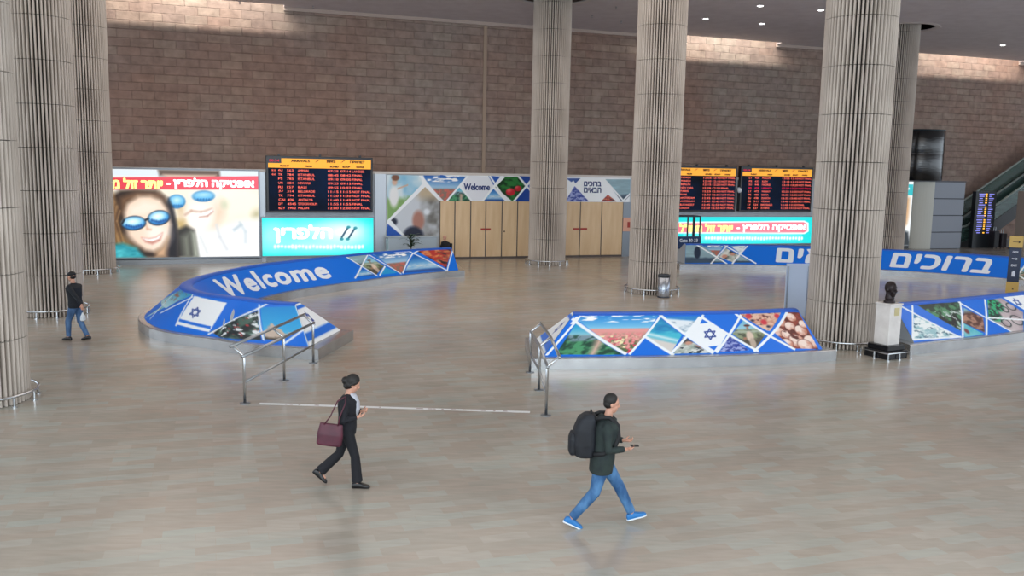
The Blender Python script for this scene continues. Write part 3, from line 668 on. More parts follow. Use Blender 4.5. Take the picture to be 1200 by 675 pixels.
cv.poly(S((868, 300), (882, 308), (860, 308)), ph_lake)
cv.ell(*S((817, 296))[0], .16, .4, '27344a', .05); 
for a, b in (((815, 286), (852, 309)), ((854, 286), (833, 309)), ((846, 286), (886, 309)), ((878, 286), (858, 309))): cv.line(S(a, b), LW*1.4, WHITE)
cv.poly(S((1190, 312), (1205, 316), (1205, 345), (1188, 338)), ph_town); cv.line(S((1188, 338), (1202, 310)), LW*1.4, WHITE); cv.line(S((1186, 318), (1203, 340)), LW*1.2, WHITE)
IR.clad(cv, -so, label='blue printed skin with white Hebrew lettering')
def heb(I, side, s_, xl, xr, ymid, t0=.16, t1=.84):
    (qa, _), (qb, _) = I.S((xl, ymid), (xr, ymid)); V_, F_ = fit(text_mesh(RTL(s_), 1, spacing=1.1), 0, abs(qb-qa), t0*SL, t1*SL)
    sg = 1 if qb > qa else -1; V_ = [(qa+sg*x, y) for x, y in V_]; bm = BM()
    lay(bm, (V_, F_), lambda u, v, o_: I.face(u, v/SL, side, .008+o_), bold=.06, cut=.25); return bm
# ברוכים on the right stretch, the end of הבאים left of the bust column
S = IR.S
obj('lettering', heb(IR, -so, 'ברוכים', 1044, 1162, 312), MATS['print_white'], IR.root)
obj('lettering', heb(IR, -so, 'הבאים', 911, 1012, 299), MATS['print_white'], IR.root)
end_face(IR, True, grey_end); end_face(IR, False, grey_end)

# ================================================================== WALL OF BILLBOARDS
def WP_(u, v, z): p = W(u, v, z); return np.array(p)
class Panel:
    """flat rectangle on a wall plane, given by photo corners"""
    def __init__(s, x0, y0, x1, y1, v):
        ym = (y0+y1)/2; u0, _ = PW(x0, ym, v); u1, _ = PW(x1, ym, v); xm = (x0+x1)/2
        _, z1 = PW(xm, y0, v); _, z0 = PW(xm, y1, v); s.u0, s.u1, s.z0, s.z1, s.v = u0, u1, z0, z1, v; s.w, s.h = u1-u0, z1-z0
    def uv(s, x, y): u, z = PW(x, y, s.v); return (u-s.u0, z-s.z0)
    def P(s, *pts): return [s.uv(*p) for p in pts]
    def fn(s, off=0):
        def f(X, Y):
            p = WO[None]+WA[None]*(s.u0+X)[:, None]+WN[None]*(s.v-off); return np.c_[p, s.z0+Y]
        return f
    def pt(s, X, Y, off=0): p = WO+WA*(s.u0+X)+WN*(s.v-off); return Vector((p[0], p[1], s.z0+Y))
    def root(s, name, label, cat, group=None):
        o = empty(name, W((s.u0+s.u1)/2, s.v, s.z0), WROT, label, cat, group); s.r = o; return o
    def kid(s, name, bm_or_me, m):
        o = obj(name, bm_or_me, m, s.r); o.matrix_parent_inverse = (Matrix.Translation(s.r.location) @ Matrix.Rotation(WROT, 4, 'Z')).inverted(); return o
    def rect_frame(s, w, d, out=.0, name='frame', m=None, back=True):
        bm = BM(); Mx = Matrix.Translation(W(0, 0, 0)) @ Matrix.Rotation(WROT, 4, 'Z')
        f0, f1 = s.v-d, s.v-.003
        for a in ((s.u0-w, s.z0-w, s.u1+w, s.z0), (s.u0-w, s.z1, s.u1+w, s.z1+w), (s.u0-w, s.z0, s.u0, s.z1), (s.u1, s.z0, s.u1+w, s.z1)):
            box(bm, (a[0], f0-.02, a[1]), (a[2], f1, a[3]), Mx)
        if back: box(bm, (s.u0, f0+.02, s.z0), (s.u1, f1, s.z1), Mx)
        return s.kid(name, bm, m or mat('frame_grey', '8d949c', .4, metal=.5))
    def text(s, body, x0, y0, x1, y1, m, off=.1, bold=.02, name='lettering'):
        a, b_ = s.uv(x0, y1), s.uv(x1, y0); bm = BM(); lay(bm, fit(text_mesh(body), a[0], b_[0], a[1], b_[1]), lambda u, v, o_: s.pt(u, v, off+o_), bold=bold)
        return s.kid(name, bm, m)

# ---- big sunglasses billboard
B = Panel(100, 199, 303, 301, LV-.02); B.root('light_billboard', 'large backlit billboard of smiling people in blue mirrored sunglasses', 'billboard'); B.rect_frame(.07, .16)
cv = Canvas(B.w, B.h, 26, 'fbf8ee')
def warm(x, y): return mixc(np.array((1., .98, .93))+0*x[..., None], np.array((.93, .88, .74)), fbm(x*6, y*5, 201)*.55)
cv.poly([(0, 0), (B.w, 0), (B.w, B.h), (0, B.h)], warm)
P = B.P; B.kx = 203/B.w; cc_ = lambda x, y: B.uv(100+x/4.823, 180+y/4.823)
PC = lambda *p: [cc_(*q) for q in p]; el = lambda x, y, rx, ry, c, **k: cv.ell(*cc_(x, y), rx/4.823/B.kx, ry/4.823/B.kx, c, **k)
cv.poly(PC((0, 80), (1000, 90), (1000, 140), (0, 130)), 'dfe9f0', .2); cv.poly(PC((410, 88), (758, 95), (762, 135), (420, 125)), '5e4c40', .15); cv.poly(PC((440, 118), (740, 122), (720, 135), (470, 132)), 'e6c4ae', .15)
# man: ear side, jaw, neck, shirt
el(660, 320, 125, 140, 'f6e9da', soft=.5); cv.poly(PC((520, 300), (560, 290), (590, 420), (540, 400)), 'd8b98c', .4); cv.poly(PC((730, 330), (770, 260), (790, 330), (740, 420), (690, 440)), 'ead2b8', .5)
el(640, 360, 80, 90, 'fffaf2', soft=.5); el(790, 285, 22, 26, 'b9c2a0', soft=.25); el(965, 340, 28, 32, 'c4bd98', soft=.35); el(880, 270, 90, 60, 'fff6e2', soft=.6)
cv.poly(PC((510, 370), (560, 375), (580, 430), (530, 450)), 'c9ad72', .3)
cv.poly(PC((620, 440), (730, 430), (860, 380), (990, 370), (990, 590), (620, 590)), 'f2f4f5', .4)
cv.line(PC((740, 400), (760, 470), (800, 540)), .07, 'd4d8dc', .15); cv.line(PC((870, 385), (905, 440), (905, 500)), .08, 'cdd9df', .15); cv.line(PC((840, 430), (880, 400)), .1, 'b9c9d2', .15); cv.line(PC((650, 470), (690, 560)), .05, 'd8dcdc', .15)
cv.poly(PC((520, 430), (570, 405), (615, 430), (640, 585), (515, 585)), '2c2a26', .2); cv.poly(PC((545, 470), (590, 440), (600, 585), (560, 585)), '75786c', .35); cv.poly(PC((600, 440), (618, 450), (638, 580), (615, 580)), 'aeb4a4', .2)
cv.line(PC((565, 345), (600, 322), (655, 330), (715, 312)), .05, 'c49a86', .15); cv.line(PC((640, 345), (690, 338), (718, 322)), .13, 'ffffff', .1); cv.line(PC((645, 358), (690, 352), (722, 326)), .04, 'b98578', .1)
for x, y, w_, h_, q_ in ((517, 270, 50, 42, .1), (668, 240, 64, 34, .05)):
    el(x, y, w_, h_, '1f5f94', soft=.06, rot=q_); el(x, y, w_-6, h_-6, '35a4e6', soft=.12, rot=q_); el(x, y-8, w_-20, h_-20, 'c6efff', soft=.3, rot=q_)
    for k in range(5): el(x-w_*.5+k*w_*.25, y+h_*.55, 5, 6, '12609f', soft=.06)
# left person sliver
cv.poly(PC((0, 200), (130, 200), (135, 430), (60, 480), (0, 480)), 'e2bd92', .3); el(100, 300, 42, 44, '17527f', soft=.05); el(100, 298, 36, 37, '3fa9e4', soft=.08); el(96, 292, 22, 20, 'c2efff', soft=.2)
# woman's hair
cv.poly(PC((100, 590), (95, 420), (110, 330), (140, 240), (200, 205), (290, 200), (400, 205), (450, 240), (490, 310), (515, 400), (525, 590)), '2c1d15', .25)
cv.poly(PC((105, 200), (150, 205), (180, 300), (150, 350), (120, 330)), 'b58d5c', .3); cv.poly(PC((200, 250), (290, 215), (420, 220), (450, 260), (330, 235), (240, 270), (205, 340)), '76543a', .3)
cv.poly(PC((110, 460), (190, 440), (250, 500), (290, 540), (200, 520), (110, 520)), '94723f', .35); cv.poly(PC((140, 350), (190, 330), (210, 420), (150, 440)), '46301f', .3)
for k in range(9): cv.line(PC((150+k*6, 250+k*9), (125+k*7, 380), (140+k*10, 500)), .035, ('8a6644', '5a402c', 'a98258')[k % 3], .1)
cv.poly(PC((455, 480), (470, 250), (500, 320), (522, 450), (520, 585), (450, 585)), '100e18', .2)
# face
cv.poly(PC((222, 330), (240, 280), (300, 240), (370, 238), (430, 262), (470, 320), (486, 400), (470, 470), (430, 530), (390, 552), (340, 545), (290, 510), (250, 460), (228, 400)), 'f0d2b8', .25)
cv.poly(PC((250, 300), (330, 262), (410, 275), (440, 310), (345, 350), (240, 360)), 'fbe8d6', .4); el(400, 450, 70, 75, 'fdf0e4', soft=.7); el(290, 450, 40, 40, 'f7dcc6', soft=.6)
cv.poly(PC((440, 520), (470, 470), (460, 585), (400, 585), (400, 552)), 'caa27e', .3)
cv.line(PC((345, 400), (352, 425), (372, 428)), .05, 'd8a88c', .12)
cv.poly(PC((318, 472), (360, 478), (400, 470), (438, 445), (425, 490), (380, 512), (340, 500)), 'c8897a', .12); cv.poly(PC((326, 476), (362, 482), (402, 474), (432, 452), (418, 480), (380, 494), (345, 490)), 'ffffff', .08)
for x, y, w_, h_, q_ in ((276, 392, 68, 44, .1), (416, 362, 64, 46, .22)):
    el(x, y, w_, h_, '101c2c', soft=.05, rot=q_); el(x, y, w_-7, h_-7, '1f7fca', soft=.08, rot=q_); el(x-3, y-7, w_-20, h_-20, '8fe0ff', soft=.2, rot=q_); el(x-8, y-9, w_-34, h_-28, 'f2fdff', soft=.25, rot=q_)
    for k in range(7): el(x-w_*.6+k*w_*.2, y+h_*.5-abs(k-3)*3, 6, 8, '0c4d96', soft=.06)
cv.line(PC((340, 375), (358, 366)), .1, '101c2c'); cv.line(PC((210, 395), (222, 372)), .08, '101c2c')
# turquoise sleeve
cv.poly(PC((95, 590), (105, 555), (150, 515), (215, 505), (290, 530), (345, 590)), lambda x, y: mixc(H3('127f90')[0]+0*x[..., None], H3('58c8d0')[0], fbm(x*5, y*4, 222)*1.4-.2), .2)
cv.poly(P((95, 208), (303, 206.5), (303, 222), (95, 222)), lambda x, y: mixc(H3('e03a48')[0]+0*x[..., None], H3('f0586c')[0], x))
B.kid('lit_picture', cv.mesh(B.fn(.15)), vmat('lightbox', emit=1.12))
yel, wht = mat('lit_yellow', 'fff08a', emit=1.25), mat('lit_white', 'ffffff', emit=1.3)
B.text(RTL('אופטיקה הלפרין -'), 196, 210, 297, 221, wht, .165, .03); B.text(RTL('יותר זול מחו"ל'), 104, 209.5, 190, 220, yel, .165, .03)
# ledge under it
bm = BM(); Mx = Matrix.Translation(W(0, 0, 0)) @ Matrix.Rotation(WROT, 4, 'Z'); zb = B.z0
box(bm, (uL, LV-.35, zb-.3), (B.u1+.1, LV-.004, zb-.1), Mx)
tag(obj('trim_5', bm, mat('ledge', '9aa0a6', .35, metal=.4)), kind='structure')

# ---- teal logo billboard
T = Panel(307, 255, 437, 299, LV-.02); T.root('light_billboard', 'turquoise backlit billboard with white Hebrew name and glasses logo', 'billboard'); T.rect_frame(.05, .14)
cv = Canvas(T.w, T.h, 26, '00e8e4'); P = T.P; kx = 130/T.w
cv.ell(*T.uv(365, 270), 38/kx, 11/kx, 'b8fff8', soft=.9); cv.ell(*T.uv(404, 272), 26/kx, 12/kx, 'ffffff', soft=.7); cv.ell(*T.uv(372, 288), 46/kx, 7/kx, 'd8fffa', soft=.8); cv.ell(*T.uv(318, 276), 14/kx, 15/kx, '9cf6f2', soft=.8)
for k in range(26):
    x = 322+k*4.1; cv.ell(*T.uv(x, 289+random.uniform(-.6, .6)), random.uniform(1.2, 2.2)/kx, random.uniform(1.6, 2.6)/kx, 'ffffff', soft=.05)
cv.line(P((400, 278), (407, 267)), .09, '23506a'); cv.line(P((408, 279), (415, 268)), .09, '23506a')
for x, y in ((408, 266), (400, 280), (407, 280), (416, 267)): cv.ell(*T.uv(x, y), 2.4/kx, 1.6/kx, '1e90a0')
T.kid('lit_picture', cv.mesh(T.fn(.12)), vmat('lightbox'))
T.text(RTL('הלפרין'), 322, 264, 388, 284, wht, .135, .05)
# ---- right teal strip billboard
T2 = Panel(792, 254, 951, 285.5, LV-.02); T2.root('light_billboard', 'long turquoise backlit strip with red Hebrew banner below two arrivals boards', 'billboard'); T2.rect_frame(.05, .14)
cv = Canvas(T2.w, T2.h, 26, '00dfe0'); P = T2.P; kx = 159/T2.w
cv.poly(P((788, 260), (941, 258.5), (946, 261), (946, 271), (941, 274), (788, 273.5)), 'ffffff'); cv.poly(P((788, 261.5), (940, 260), (944, 262), (944, 270.5), (940, 272.5), (788, 272)), 'f0788c')
cv.ell(*T2.uv(870, 278), 60/kx, 2.6/kx, 'c8fffa', soft=.5)
for k in range(34):
    x = 826+k*3.4; cv.ell(*T2.uv(x, 279+random.uniform(-.4, .4)), 1.3/kx, random.uniform(1.3, 2)/kx, 'ffffff', soft=.05)
T2.kid('lit_picture', cv.mesh(T2.fn(.12)), vmat('lightbox'))
T2.text(RTL('אופטיקה הלפרין -'), 862, 262, 942, 271.5, wht, .135, .03); T2.text(RTL('יותר זול מחו"ל'), 795, 262, 857, 271.5, yel, .135, .03)

# ---- arrivals boards
rowsA = [('**', '6J', '563', 'AMMAN', '07:25', '07:14', 'LANDED'), ('**', 'TK', '784', 'ISTANBUL', '08:45', '08:42', 'FINAL'), ('', 'PS', '785', 'ISTANBUL', '09:10', '09:00', 'FINAL'), ('', 'UN', '084', 'NEWARK', '09:25', '09:15', 'FINAL'), ('', 'RI', '157', 'BALI', '09:55', '10:02', 'FINAL'),
         ('', 'JU', '314', 'BELGRADE', '11:15', '11:15', 'NOT FINAL'), ('', 'TK', '794', 'ISTANBUL', '11:20', '11:30', 'NOT FINAL'), ('', 'CAI', '406', 'ANTALYA', '11:40', '11:45', 'NOT FINAL'), ('', 'DY', '4545', 'STOCKHOLM', '11:55', '11:55', 'FINAL'), ('', 'BZY', '2902', 'MILAN', '12:00', '12:00', 'NOT FINAL')]
cit = ['MUNICH', 'MUNICH', 'BERLIN', 'NEW YORK', 'PARIS', 'ROME', 'AMSTERDAM', 'AMSTERDAM', 'BUCHAREST', 'LONDON']
rowsB = [('', 'LY', str(310+i*7), c, '12:%02d' % (5+i*5), '12:%02d' % (10+i*5), 'NOT FINAL' if i != 3 else 'FINAL') for i, c in enumerate(cit)]
cit = ['MOSCOW', 'KIEV', 'MADRID', 'LARNACA', 'WARSAW', 'SOFIA', 'ZURICH', 'VIENNA', 'BRUSSELS', 'ATHENS']
rowsC = [('', ['LY', 'PS', 'SU', 'IB'][i % 4], str(420+i*13), c, '13:%02d' % (5+i*5), '13:%02d' % (10+i*5), 'NOT FINAL' if i != 8 else 'FINAL') for i, c in enumerate(cit)]
led = mat('led_red', 'ff7260', emit=.95, spec=.1); ledm = mat('led_magenta', 'e02048', emit=.8, spec=.1); amber = mat('amber_panel', 'eba332', .5, emit=.75); ink = mat('header_ink', '6a3d10', .6)
bnavy = noisy('board_navy', '08101f', '0c2344', .6, .6, spec=.15); bblk = mat('board_case', '15141a', .3)
def board(x0, y0, x1, y1, rows, label, special=None, tl='00:34'):
    b_ = Panel(x0, y0, x1, y1, LV-.3); b_.root('arrivals_board', label, 'information board', 'arrivals boards above the billboards')
    bm = BM(); Mx = Matrix.Translation(W(0, 0, 0)) @ Matrix.Rotation(WROT, 4, 'Z'); box(bm, (b_.u0, b_.v, b_.z0), (b_.u1, LV-.01, b_.z1), Mx, bev=.02)
    for f in (.12, .5, .88): uu = b_.u0+b_.w*f; box(bm, (uu-.05, b_.v+.1, b_.z1), (uu+.05, b_.v+.2, b_.z1+.09), Mx)
    b_.kid('case', bm, bblk)
    w, h = b_.w, b_.h; X = lambda f: f*w; Y = lambda f: f*h
    bm = BM(); q = [b_.pt(X(a), Y(c), .006) for a, c in ((.02, .03), (.98, .03), (.98, .79), (.02, .79))]; bm.faces.new([bm.verts.new(p) for p in q]); b_.kid('screen', bm, bnavy)
    bm = BM(); q = [b_.pt(X(a), Y(c), .008) for a, c in ((.02, .79), (.98, .79), (.98, .955), (.14, .955), (.14, .87), (.02, .87))]; bm.faces.new([bm.verts.new(p) for p in q]); b_.kid('header_strip', bm, amber)
    bm = BM()
    def T_(s_, f0, f1, y, hh): lay(bm, fit(text_mesh(s_), X(f0), X(f1), Y(y), Y(y+hh)), lambda u, v, o_: b_.pt(u, v, .012+o_), bold=.012)
    T_('ARRIVALS', .23, .40, .895, .04); T_(RTL('נחיתות'), .56, .64, .895, .04); T_('ПРИЛЕТ', .78, .92, .895, .04)
    for f in (.47, .71):
        qv = [b_.pt(X(f+a), Y(.89+c), .012) for a, c in ((-.02, .0), (.02, .045), (.025, .055), (.012, .05), (-.005, .032))]; bm.faces.new([bm.verts.new(p) for p in qv])
    for s_, f0, f1 in (('FLIGHT', .13, .21), ('FROM', .36, .42), ('SCHED', .59, .67), ('EXP', .71, .78), ('STATUS', .84, .91)): T_(s_, f0, f1, .81, .028)
    b_.kid('lettering', bm, ink)
    bm = BM(); bm2 = BM()
    rh = .074
    def R_(bb, s_, f0, cw, y):
        if not s_: return
        lay(bb, fit(text_mesh(s_), X(f0), X(f0+cw*len(s_)), Y(y), Y(y+.04)), lambda u, v, o_: b_.pt(u, v, .012+o_))
    for i, r in enumerate(rows):
        y = .735-i*rh-.01; bb = bm2 if i == special else bm
        for s_, f0 in zip(r, (.05, .11, .19, .29, .57, .69, .80)): R_(bb, s_, f0, .0195, y)
    R_(bm2, tl, .03, .018, .895)
    b_.kid('flight_text', bm, led); b_.kid('special_text', bm2, ledm)
    return b_
board(312, 183.5, 437, 249, rowsA, 'arrivals board with amber header standing left, over the turquoise logo billboard')
board(770, 194.5, 863, 248, rowsB, 'arrivals board partly hidden by the litter-bin column')
board(867.5, 195.5, 952, 248, rowsC, 'arrivals board with magenta row, beside the bust column', special=3)
# small dome camera between them
c_ = Panel(864, 208, 870, 216, LV-.3); uu = (c_.u0+c_.u1)/2
bm = BM(); Mx = Matrix.Translation(W(0, 0, 0)) @ Matrix.Rotation(WROT, 4, 'Z'); box(bm, (uu-.05, LV-.28, 3.65), (uu+.05, LV-.003, 3.75), Mx)
r0 = empty('security_camera', W(uu, LV-.3, 3.6), WROT, 'small white dome camera between the two right arrivals boards', 'camera')
o = obj('bracket', bm, mat('white_plastic', 'dfe4ea', .35), r0); o.matrix_parent_inverse = (Matrix.Translation(r0.location) @ Matrix.Rotation(WROT, 4, 'Z')).inverted()
bm = BM(); ell(bm, (0, 0, 0), (.13, .13, .14)); obj('dome', bm, MATS['white_plastic'], r0, smooth=True)

# pale aluminium panels between (posts on the wall)
for x0, x1, y0, y1 in ((304, 311, 203, 300), (439, 452, 205, 300)):
    p_ = Panel(x0, y0, x1, y1, LV); bm = BM(); Mx = Matrix.Translation(W(0, 0, 0)) @ Matrix.Rotation(WROT, 4, 'Z'); box(bm, (p_.u0, LV-.09, 0), (p_.u1, LV-.004, LZ), Mx)
    tag(obj('trim_6', bm, mat('alu_pale', 'c2cad2', .3, metal=.3)), kind='structure')

# ---- mural
Mu = Panel(515.3, 205.5, 738, 236, LV-.02); Mu.z0a = PW(500, 277, LV)[1]
Ml = Panel(453, 205.5, 515, 277, LV-.02)
# one print of L shape: left tall part + right band, separate sheets of one sign
r_ = Mu.root('welcome_mural', 'wall graphic of photo diamonds and Welcome lettering above the wooden doors', 'wall graphic'); Ml.r = r_
cv = Canvas(Ml.w, Ml.h, 42, WHITE); P = Ml.P
cv.poly(P((453, 205), (492, 205), (495, 215), (454, 258)), ph_girl); cv.poly(P((498, 219), (516, 237), (515, 277), (475, 277), (458, 258)), ph_cook)
cv.poly(P((454, 262), (472, 277), (452, 277)), '1d56b4'); cv.poly(P((498, 204), (548, 207), (524, 235), (517, 236), (495, 206)), ph_flowers2)
for a, b_ in (((492, 206), (520, 238)), ((497, 215), (454, 260)), ((456, 259), (474, 277))): cv.line(P(a, b_), .1, WHITE)
Ml.kid('print_sheet', cv.mesh(Ml.fn(.03)), vmat('vinyl_print'))
cv = Canvas(Mu.w, Mu.h, 42, WHITE); P = Mu.P
cv.poly(P((498, 204), (548, 207), (524, 235), (517, 236), (495, 206)), ph_flowers2)
cv.poly(P((538, 218), (553, 236), (524, 236)), ph_garden); cv.poly(P((548, 205), (573, 208), (580, 219), (567, 236), (553, 236), (541, 218)), 'e6eaf2')
cv.poly(P((572, 206), (586, 207), (578, 217)), '1d56b4'); cv.poly(P((577, 220), (592, 236), (564, 236)), ph_sea_town)
cv.poly(P((590, 207), (606, 207), (616, 219), (600, 236), (580, 219)), ph_fruit); cv.poly(P((606, 206), (622, 207), (622, 212), (616, 217)), '16449c'); cv.poly(P((620, 216), (622, 237), (603, 236)), '16449c')
cv.poly(P((622, 207), (642, 207), (642, 236), (622, 236)), '1d56b4')
cv.poly(P((640, 208), (662, 208), (662, 236), (640, 236)), 'e6eaf2'); cv.poly(P((663, 209), (680, 209), (673, 216)), '2a4f9c'); cv.poly(P((673, 218), (690, 236), (662, 236)), ph_blue_crowd)
cv.poly(P((708, 210), (739, 210), (739, 228), (731, 236), (728, 236)), ph_lake); cv.poly(P((712, 228), (722, 236), (704, 236)), ph_parade)
for a, b_ in (((486, 203), (520, 237)), ((549, 205), (523, 236)), ((538, 218), (554, 237)), ((573, 205), (594, 237)), ((588, 207), (565, 236)), ((606, 205), (622, 224)), ((622, 211), (601, 237)), ((661, 220), (672, 213)), ((671, 213), (692, 237)), ((706, 208), (731, 236)), ((739, 226), (729, 236)), ((590, 208), (577, 221))): cv.line(P(a, b_), .09, WHITE)
Mu.kid('print_sheet', cv.mesh(Mu.fn(.034)), vmat('vinyl_print'))
nv = mat('navy_print', '1c3474', .5)
Mu.text('Welcome', 543.5, 215.5, 573.5, 222.5, nv, .042, .018); Mu.text(RTL('ברוכים'), 684, 213, 704, 218, nv, .042, .015); Mu.text(RTL('הבאים'), 684, 220, 704, 225.5, nv, .042, .015)

# ---- door panels
wood = noisy('maple_veneer', 'd5b68e', 'dfc39d', 1.6, .45, stretch=(3, 3, .4))
edges = [515, 532.5, 551, 568.6, 587.6, 605.7, 623.5, 642, 661, 679, 704, 729]
zt = PW(600, 236, LV)[1]
Mx = Matrix.Translation(W(0, 0, 0)) @ Matrix.Rotation(WROT, 4, 'Z')
dgrp = 'wooden door leaves in the service wall'
names = ['leftmost wooden door leaf beside the mural picture', 'second wooden leaf from the left, behind the seated guard', 'wooden leaf left of the red sign pair', 'wooden leaf right of the left red sign', 'wooden leaf with small knob', 'wooden leaf just left of the door column', 'leaf', 'leaf', 'wooden leaf with left half of the right red sign, beside the door column', 'wooden leaf with right half of the right red sign', 'rightmost wooden door leaf beside the dark gap']
for i, (a, b_) in enumerate(zip(edges, edges[1:])):
    u0, _ = PW(a, 270, LV); u1, _ = PW(b_, 270, LV)
    t = empty('door_leaf', W((u0+u1)/2, LV-.02, 0), WROT, names[i] if i not in (6, 7) else 'wooden door leaf hidden behind the column before the doors', 'door', dgrp)
    w2 = (u1-u0)/2; bm = BM(); box(bm, (-w2+.03, -.05, .1), (w2-.03, .016, zt), bev=.008); obj('leaf', bm, wood, t)
    bm = BM(); box(bm, (-w2, -.03, 0), (-w2+.028, .016, zt)); box(bm, (w2-.028, -.03, 0), (w2, .016, zt)); box(bm, (-w2+.028, -.055, .0), (w2-.028, .016, .098)); obj('door_edge_strip', bm, mat('door_gap', '5b5350', .5), t)
    zs = PW(570, 268.5, LV)[1]
    if i in (2, 3, 8, 9):
        s_ = 1 if i in (2, 8) else -1; bm = BM(); wd = .26 if i < 5 else .4
        box(bm, (min(s_*w2-s_*.03, s_*w2-s_*wd), -.075, zs-.05), (max(s_*w2-s_*.03, s_*w2-s_*wd), -.052, zs+.05), bev=.004)
        obj('door_sign', bm, mat('sign_red', 'a83a30', .5), t)['label'] = 'small red sign plate'
    if i == 4:
        bm = BM(); ell(bm, (-w2+.12, -.09, PW(589, 271, LV)[1]), (.04, .04, .04), seg=10); tube(bm, [(-w2+.12, -.05, PW(589, 271, LV)[1]), (-w2+.12, -.09, PW(589, 271, LV)[1])], .02, 8); obj('knob', bm, mat('knob_dark', '4d4038', .4), t, smooth=True)
# opening and notice right of the doors
p_ = Panel(729.5, 237, 790, 301, LV-.01); bm = BM()
box(bm, (p_.u0, LV-.03, 0), (p_.u1, LV-.004, zt), Mx); tag(obj('trim_7', bm, mat('gap_panel', '8f9ba8', .3)), kind='structure')
q_ = Panel(730, 255, 741, 271, LV-.03); q_.root('notice_poster', 'orange and white notice beside the rightmost door leaf', 'poster'); bm = BM(); box(bm, (q_.u0, LV-.06, q_.z0), (q_.u1, LV-.034, q_.z1), Mx); q_.kid('sheet', bm, mat('orange_poster', 'e0a890', .5))
bm = BM(); box(bm, (q_.u0+.25, LV-.066, q_.z0+.2), (q_.u0+.45, LV-.061, q_.z0+.5), Mx); q_.kid('emblem', bm, mat('sign_red', 'a83a30'))

# ---- low grey desk in front of the mural + guard + plant
ua, _ = PW(455, 285, LV-1.0); ub, _ = PW(512, 285, LV-1.0)
t = empty('service_desk', W((ua+ub)/2, LV-1.0, 0), WROT, 'low pale grey desk below the mural, behind the potted plant', 'desk'); w2 = (ub-ua)/2
bm = BM(); box(bm, (-w2, -.04, .0), (w2, .04, 1.18), bev=.01); box(bm, (-w2, .04, .0), (-w2+.05, .6, 1.1)); box(bm, (w2-.05, .04, .0), (w2, .6, 1.1)); obj('front_panel', bm, mat('desk_grey', 'a8b6c0', .4), t)
bm = BM(); box(bm, (-w2-.03, -.08, 1.182), (w2+.03, .62, 1.22), bev=.008); obj('desk_top', bm, mat('desk_top', 'b8c4cc', .3), t)

def leafy(name, loc, h, n_, label):
    t = empty(name, loc, 0, label, 'plant')
    bm = BM(); lathe(bm, [(.17, 0), (.24, .42), (.26, .44), (.22, .45), (.2, .38)], 20); obj('pot', bm, mat('pot_dark', '3a3c40', .5), t, smooth=True)
    bm = BM(); tube(bm, [(0, 0, .38), (.02, 0, .8), (0, .01, h*.7)], [.03, .025, .015], 8); obj('stem', bm, mat('stem_brown', '4c4030', .8), t)
    bm = BM()
    for k in range(n_):
        a = random.uniform(0, 2*PI); L = random.uniform(.35, .65); z0 = random.uniform(.45, .75)*h; up = random.uniform(.2, .9); d = Vector((math.cos(a), math.sin(a), 0)); sd = Vector((-d.y, d.x, 0))
        prev = None
        for j in range(6):
            f = j/5; c = Vector((0, 0, z0))+d*L*f+Vector((0, 0, L*up*f*(1.5-f*1.2))); ww = .05*math.sin(PI*min(.98, f*.9+.08)); pr = (bm.verts.new(c-sd*ww), bm.verts.new(c+sd*ww+Vector((0, 0, .004))))
            if prev: bm.faces.new((prev[0], prev[1], pr[1], pr[0]))
            prev = pr
    obj('leaves', bm, mat('leaf_green', '27422e', .5), t)
pp = G(484, 307); leafy('potted_plant', (-4.75, 41.2, 0), 1.75, 46, 'dark green leafy potted plant before the grey desk and mural')

# ================================================================== small things in the hall
# litter bin
t = empty('litter_bin', (5.52, 32.05, 0), 0, 'round brushed steel litter bin standing at the foot of the column', 'bin')
bm = BM(); lathe(bm, [(.2, 0), (.215, .03), (.215, .74), (.2, .745)], 36); obj('body', bm, mat('bin_steel', 'a9afb8', .25, metal=.9), t, smooth=True)
bm = BM(); lathe(bm, [(.2, .747), (.222, .75), (.222, .83), (.19, .85), (.15, .82), (.14, .76)], 36, closed=False); obj('lid_ring', bm, mat('bin_dark', '3f444c', .35, metal=.6), t, smooth=True)
bm = BM(); lathe(bm, [(.222, .0), (.228, .02), (.222, .045)], 36, closed=False); obj('base_ring', bm, mat('bin_dark', '3f444c'), t)

# barrier handrails
def rail(pts, lean, label):
    t = empty('handrail', (*pts[0], 0), 0, label, 'handrail', 'steel handrails flanking the passage'); P = [Vector((x-pts[0][0], y-pts[0][1], 0)) for x, y in pts]
    h1 = .93; arm = Vector((lean, 0, .19)); r = .03
    for p in P:
        bm = BM(); tube(bm, [p, p+Vector((0, 0, h1)), p+Vector((0, 0, h1))+arm*.1, p+Vector((0, 0, h1))+arm], r*.95, 12); obj('post', fixn(bm), chrome, t, smooth=True)
        bm = BM(); lathe(bm, [(.1, 0), (.1, .012), (.05, .02)], 20, c=p); obj('base_plate', bm, mat('plate_steel', '7c8186', .35, metal=.8), t)
    for z, off, nm in ((h1, 0, 'lower_top_rail'), (h1+.19, lean, 'top_rail'), (.42, 0, 'mid_rail')):
        e = (P[-1]-P[0]).normalized()*.07; bm = BM(); o_ = Vector((off, 0, z)); tube(bm, [P[0]+o_-e*(nm != 'mid_rail')]+[p+o_ for p in P[1:-1]]+[P[-1]+o_+e*(nm != 'mid_rail')], r if nm != 'mid_rail' else .024, 12); obj(nm, fixn(bm), steel, t, smooth=True)
rail([(-5.06, 16.5), (-4.79, 18.38), (-4.57, 20.15)], -.22, 'steel handrail with three posts at the left of the passage, before the flag barrier')
rail([(.68, 16.08), (.6, 18.0), (.44, 19.6)], .22, 'steel handrail at the right of the passage, near the man with backpack')

